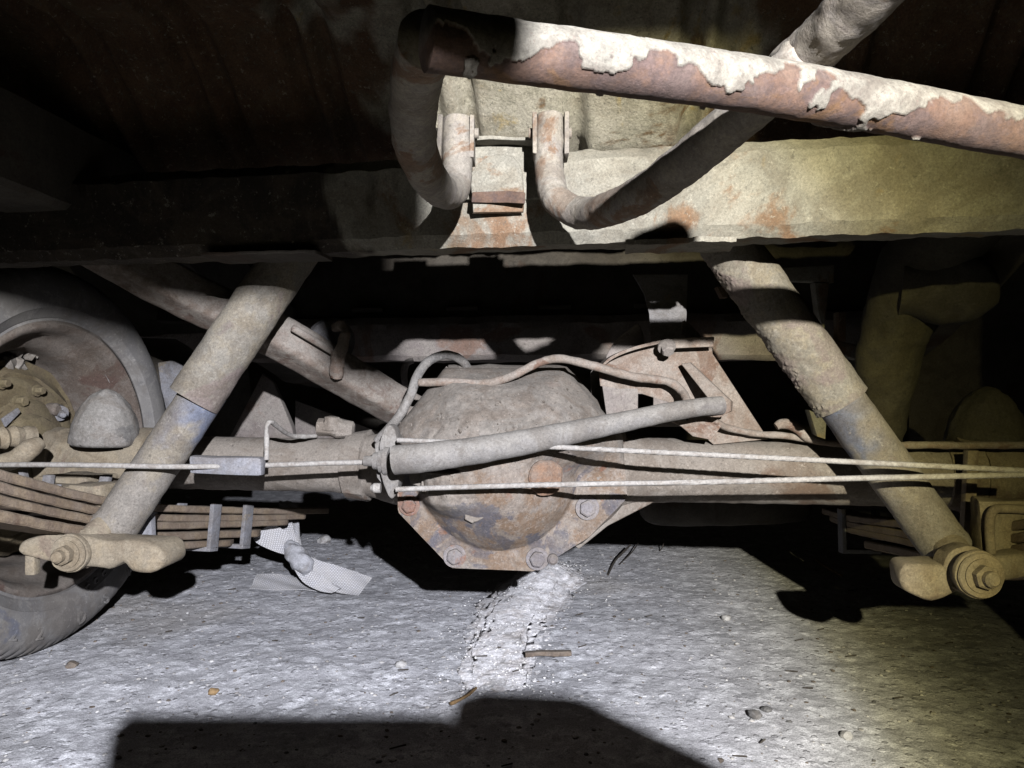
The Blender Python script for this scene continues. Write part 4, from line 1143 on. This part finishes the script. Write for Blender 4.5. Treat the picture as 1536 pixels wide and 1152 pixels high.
# thick undercoated arm on the right (body to spring hanger)
ha = thing('spring_hanger', W(1380, 450, 0.95), 'thick olive undercoated hanger arm bulging below the body beside the right shock absorber', 'hanger')
tube('hanger_arm', [(W(1620, 130, 0.86), 0.055), (W(1500, 260, 0.90), 0.053), (W(1420, 350, 0.96), 0.050), (W(1370, 420, 1.0), 0.050), (W(1345, 490, 1.03), 0.044), (W(1332, 560, 1.05), 0.040), (W(1315, 640, 1.07), 0.034), (W(1305, 690, 1.08), 0.030)], M['mudpipe'], ha, 44, 14, dent=0.006, dscale=18)
tube('hanger_boss', [(W(1350, 430, 0.99), 0.038), (W(1420, 432, 0.97), 0.044), (W(1456, 432, 0.96), 0.042), (W(1474, 430, 0.96), 0.028), (W(1482, 430, 0.96), 0.012)], M['mudpipe'], ha, 36, 10, dent=0.006, dscale=22)

# silencer seen dimly under the axle
sil = tube('silencer', [(W(960, 757, 1.55), 0.02), (W(975, 757, 1.55), 0.038), (W(1010, 756, 1.56), 0.045), (W(1150, 753, 1.58), 0.046), (W(1200, 752, 1.6), 0.04), (W(1215, 752, 1.6), 0.02)], M['under'], None, 40, 10, dent=0.003)
props(sil, 'dark silencer drum lying in shade below the axle tube', 'silencer')

# ------------------------------------------------------------------ webbing strap
st = thing('webbing_strap', G(500, 880), 'knotted grey woven webbing strap hanging from the spring tip to the ground', 'strap')
YS = 1.47
ribbon('strap_loop', [(W(428, 752, 1.52), V((0.012, 0, 0.0))), (W(428, 778, 1.47), V((0.0125, 0, 0))), (W(432, 800, 1.45), V((0.012, 0.002, 0))), (W(440, 822, 1.44), V((0.010, 0.006, 0.002)))], 0.026, 0.0015, M['web'], st, 6)
ribbon('strap_loop', [(W(440, 756, 1.54), V((0.008, 0.006, 0.0))), (W(441, 780, 1.50), V((0.006, 0.008, 0))), (W(444, 802, 1.47), V((0.006, 0.008, 0))), (W(446, 820, 1.45), V((0.006, 0.006, 0.002)))], 0.024, 0.0015, M['web'], st, 6)
ribbon('strap_fold', [(W(381, 806, 1.40), V((0.001, 0.0, 0.003))), (W(392, 804, 1.40), V((0.004, 0.004, 0.014))), (W(408, 806, 1.405), V((0.003, 0.006, 0.021))), (W(424, 814, 1.41), V((0.004, 0.006, 0.018))), (W(438, 826, 1.42), V((0.006, 0.004, 0.008)))], 0.05, 0.0015, M['web'], st, 6)
tube('knot', [(W(430, 812, 1.425), 0.008), (W(438, 824, 1.415), 0.0155), (W(448, 838, 1.405), 0.0185), (W(458, 850, 1.40), 0.016), (W(464, 858, 1.40), 0.009)], M['webplain'], st, 36, 12, dent=0.003, dscale=60, shape=lambda a, L: 1 + 0.10 * math.sin(3 * a + L * 260))
ribbon('strap_tail', [(W(448, 836, 1.41), V((0.010, -0.002, 0.008))), (W(466, 852, 1.41), V((0.014, 0.006, 0.013))), (W(490, 862, 1.415), V((0.014, 0.014, 0.014))), (W(520, 873, 1.42), V((0.012, 0.02, 0.015))), (W(548, 880, 1.43), V((0.008, 0.024, 0.010)))], 0.056, 0.0015, M['web'], st, 8)
ribbon('strap_edge', [(W(444, 842, 1.40), V((0.004, 0.004, 0.010))), (W(460, 862, 1.395), V((0.006, 0.004, 0.012))), (W(484, 878, 1.39), V((0.008, 0.004, 0.008))), (W(505, 886, 1.385), V((0.008, 0.004, 0.004)))], 0.03, 0.0015, M['web'], st, 8)
s2 = ribbon('webbing_offcut', [(G(380, 872, 0.006), V((0.0, 0.02, 0.010))), (G(410, 873, 0.007), V((0.002, 0.02, 0.009))), (G(445, 876, 0.006), V((0.002, 0.02, 0.006))), (G(490, 881, 0.004), V((0.002, 0.02, 0.002)))], 0.045, 0.0015, M['web'], None, 8)
props(s2, 'flat grey webbing end lying on the ground behind the knotted strap', 'strap')

# ------------------------------------------------------------------ spilled grit heap
vs, fs = [], []
line = [G(842, 850), G(822, 864), G(792, 892), G(768, 926), G(754, 962), G(746, 1004), G(742, 1040)]
hs = [0.006, 0.028, 0.018, 0.003, 0.0008, 0.0005, 0.0]
ws = [0.05, 0.085, 0.088, 0.082, 0.078, 0.072, 0.05]
cl = catmull([(V((p.x, p.y, h)), w) for p, h, w in zip(line, hs, ws)], 24)
NWs = 60
gat = []
for i, (p, w) in enumerate(cl):
    t = (cl[min(i + 1, len(cl) - 1)][0] - cl[max(i - 1, 0)][0]); t.z = 0; t.normalize()
    side = V((t.y, -t.x, 0))
    for k in range(NWs + 1):
        f = k / NWs * 2 - 1
        q = V((p.x, p.y, 0)) + side * f * w * (1 + 0.25 * fbm(V((p.x, p.y, f)), 12, 3))
        hh = max(0.0, p.z) * (1 - f * f) ** 2
        endf = min(1.0, i / 6.0, (len(cl) - 1 - i) / 10.0)
        edge = (1 - abs(f) ** 1.6) * endf
        q.z = ground_h(q.x, q.y) + hh - 0.0013 + 0.0024 * edge + 0.0005 * fbm(q, 130, 5)
        vs.append(q); gat.append(max(0.0, min(1.0, 0.95 - 1.9 * edge + 0.5 * fbm(q, 40, 4, 5))))
for i in range(len(cl) - 1):
    for k in range(NWs):
        a = i * (NWs + 1) + k
        fs.append((a, a + 1, a + NWs + 2, a + NWs + 1))
gr = mk('spilled_grit', vs, fs, M['gritfloor'], None, 180, gat)
props(gr, 'ridge of spilled white grit trailing over the ground below the differential', 'grit', None, 'stuff')

# loose grains
def rock_mesh(seed, n=1):
    bm = bmesh.new()
    bmesh.ops.create_icosphere(bm, subdivisions=n, radius=1.0)
    for v in bm.verts:
        v.co *= 1 + 0.38 * noise.noise(v.co * 1.3 + V((seed, seed * 2, 0)))
        v.co.z *= 0.62
    vs = [v.co.copy() for v in bm.verts]; fs = [tuple(v.index for v in f.verts) for f in bm.faces]
    bm.free(); return vs, fs
protos = [rock_mesh(s * 3.1, 1) for s in range(6)]
def scatter(name, pts, mat, label):
    vs, fs = [], []
    for (x, y, z, r) in pts:
        pv, pf = random.choice(protos)
        a = random.random() * 6.28; ca, sa = math.cos(a), math.sin(a); sx = random.uniform(0.7, 1.5)
        b = len(vs)
        for v in pv: vs.append((x + r * (v.x * sx * ca - v.y * sa), y + r * (v.x * sx * sa + v.y * ca), z + r * v.z * 0.8))
        fs += [tuple(b + i for i in f) for f in pf]
    o = mk(name, vs, fs, mat, None, 60)
    return props(o, label, 'gravel', None, 'stuff')
def cloud(n, rmin, rmax, x0=-0.8, x1=0.95, y0=0.72, y1=1.95):
    out = []
    for _ in range(n):
        y = y0 + (y1 - y0) * random.random(); x = random.uniform(x0, x1)
        r = rmin + (rmax - rmin) * random.random() ** 3
        out.append((x, y, ground_h(x, y) + r * 0.15, r))
    return out
scatter('loose_gravel', cloud(2400, 0.0008, 0.0036), M['stone'], 'fine pale gravel scattered over the concrete')
scatter('dark_gravel', cloud(900, 0.0008, 0.0032), M['darkchip'], 'fine dark chips scattered over the concrete')
scatter('brown_gravel', cloud(900, 0.0010, 0.0038), M['wood'], 'fine brown crumbs scattered over the concrete')
hp = []
for _ in range(900):
    i = random.randrange(len(cl)); p, w = cl[i]
    f = random.gauss(0, 0.62)
    q = V((p.x + f * w * 1.0, p.y + random.gauss(0, 0.02), 0))
    hh = max(0, p.z) * max(0, 1 - f * f) ** 1.4
    r = random.uniform(0.0007, 0.0022)
    hp.append((q.x, q.y, ground_h(q.x, q.y) + hh + 0.0015, r))
scatter('grit_grains', hp, M['grit'], 'coarse white grains sprinkled along the grit ridge')

def stone(label, px, py, r, mat, seed):
    pv, pf = rock_mesh(seed, 2)
    p = G(px, py); z = ground_h(p.x, p.y)
    o = mk('stone', [V((p.x, p.y, z + r * 0.35)) + v * r for v in pv], pf, mat, None, 30)
    props(o, label, 'stone')
stone('pale stone alone on bare ground to the right of the twig', 1090, 926, 0.0085, M['stone'], 1.2)
stone('black angular chip leaning against another on the ground', 1132, 1074, 0.0085, M['darkchip'], 2.4)
stone('dark grey flat chip beside the black angular chip', 1150, 1066, 0.006, M['darkchip'], 5.1)
stone('grey stone half sunk beside the long smooth slab patch', 1270, 1104, 0.0075, M['stone'], 3.3)
stone('pale stone beside the grit ridge near the shadow of the axle', 602, 998, 0.008, M['stone'], 7.7)
stone('brown lump of dried mud on the concrete below the tyre', 108, 1000, 0.008, M['wood'], 8.7)
stone('small ochre stone on the bright concrete below the spring plate', 320, 1034, 0.007, M['straw'], 9.9)
stone('pale shard lying in front of the webbing offcut', 487, 812, 0.018, M['stone'], 11.3)
def stick(name, label, cat, pts, r, mat):
    o = tube(name, [(p, r) for p in pts], mat, None, 10, 6, dent=r * 0.4, dscale=90)
    props(o, label, cat)
sl = box('wood_sliver', G(822, 984) + V((0, 0, 0.004)), V((0.033, 0.002, 0)), V((0, 0.005, 0)), V((0, 0, 0.0035)), M['wood'], None, 0.001, 0.002, 0.012)
props(sl, 'flat brown wood sliver lying across the grit ridge', 'wood')
stick('twig', 'forked dark twig poking up from the ground beside the axle shadow', 'twig', [G(912, 862), G(922, 842, 0.01), G(935, 828, 0.018), G(945, 818, 0.024)], 0.0022, M['twig'])
stick('twig', 'thin dark twig lying next to the forked one', 'twig', [G(930, 846, 0.003), G(948, 828, 0.012), G(958, 814, 0.016)], 0.0013, M['twig'])
stick('twig', 'short dark weed stalk standing at the edge of the axle shadow', 'twig', [G(990, 826, 0.0), G(994, 820, 0.012), G(996, 812, 0.022)], 0.0014, M['twig'])
stick('straw_stalk', 'orange straw stalk crossing the edge of the rounded shadow', 'straw', [G(676, 1056, 0.004), G(700, 1044, 0.006), G(714, 1032, 0.004)], 0.0020, M['straw'])
stick('straw_stalk', 'pale stalk lying in the dark below the right leaf spring', 'straw', [G(1222, 838, 0.01), G(1242, 852, 0.01), G(1264, 864, 0.01)], 0.0022, M['straw'])
for k in range(26):
    x = random.uniform(-0.6, 0.7); y = random.uniform(0.78, 1.45); a = random.uniform(-0.6, 0.6)
    L = random.uniform(0.006, 0.018); z = ground_h(x, y) + 0.002
    o = tube('leaf_litter', [(V((x, y, z)), 0.0009), (V((x + L * math.cos(a), y + L * math.sin(a), z + 0.002)), 0.0011)], M['twig'], None, 6, 3)
    props(o, 'short dark scrap of dry stem lying on the concrete', 'stem', 'dry stems strewn over the concrete')

# ------------------------------------------------------------------ the phone that takes the picture (behind the lens)
ph = thing('phone', V((0.017, -0.006, 0.35)), 'black phone with an added hand-shaped block behind the viewpoint', 'phone')
def slab(name, pts2, y0, y1):
    outl = [V((x, y1, CAMZ + z)) for (x, z) in pts2]
    plate(name, outl, V((0, y0 - y1, 0)), M['black'], ph, 0.0)
slab('phone_body', [(-0.065, 0.010), (-0.060, 0.015), (0.096, 0.015), (0.0998, 0.010), (0.0998, -0.062), (-0.065, -0.062)], -0.012, -0.003)
slab('hand_shape', [(0.1005, 0.018), (0.104, 0.024), (0.116, 0.0285), (0.158, 0.0265), (0.168, 0.0235), (0.19, 0.009), (0.226, -0.014), (0.26, -0.035), (0.26, -0.08), (0.1005, -0.08)], -0.02, -0.004)  # flat block added to cast the shadow of the unseen hand
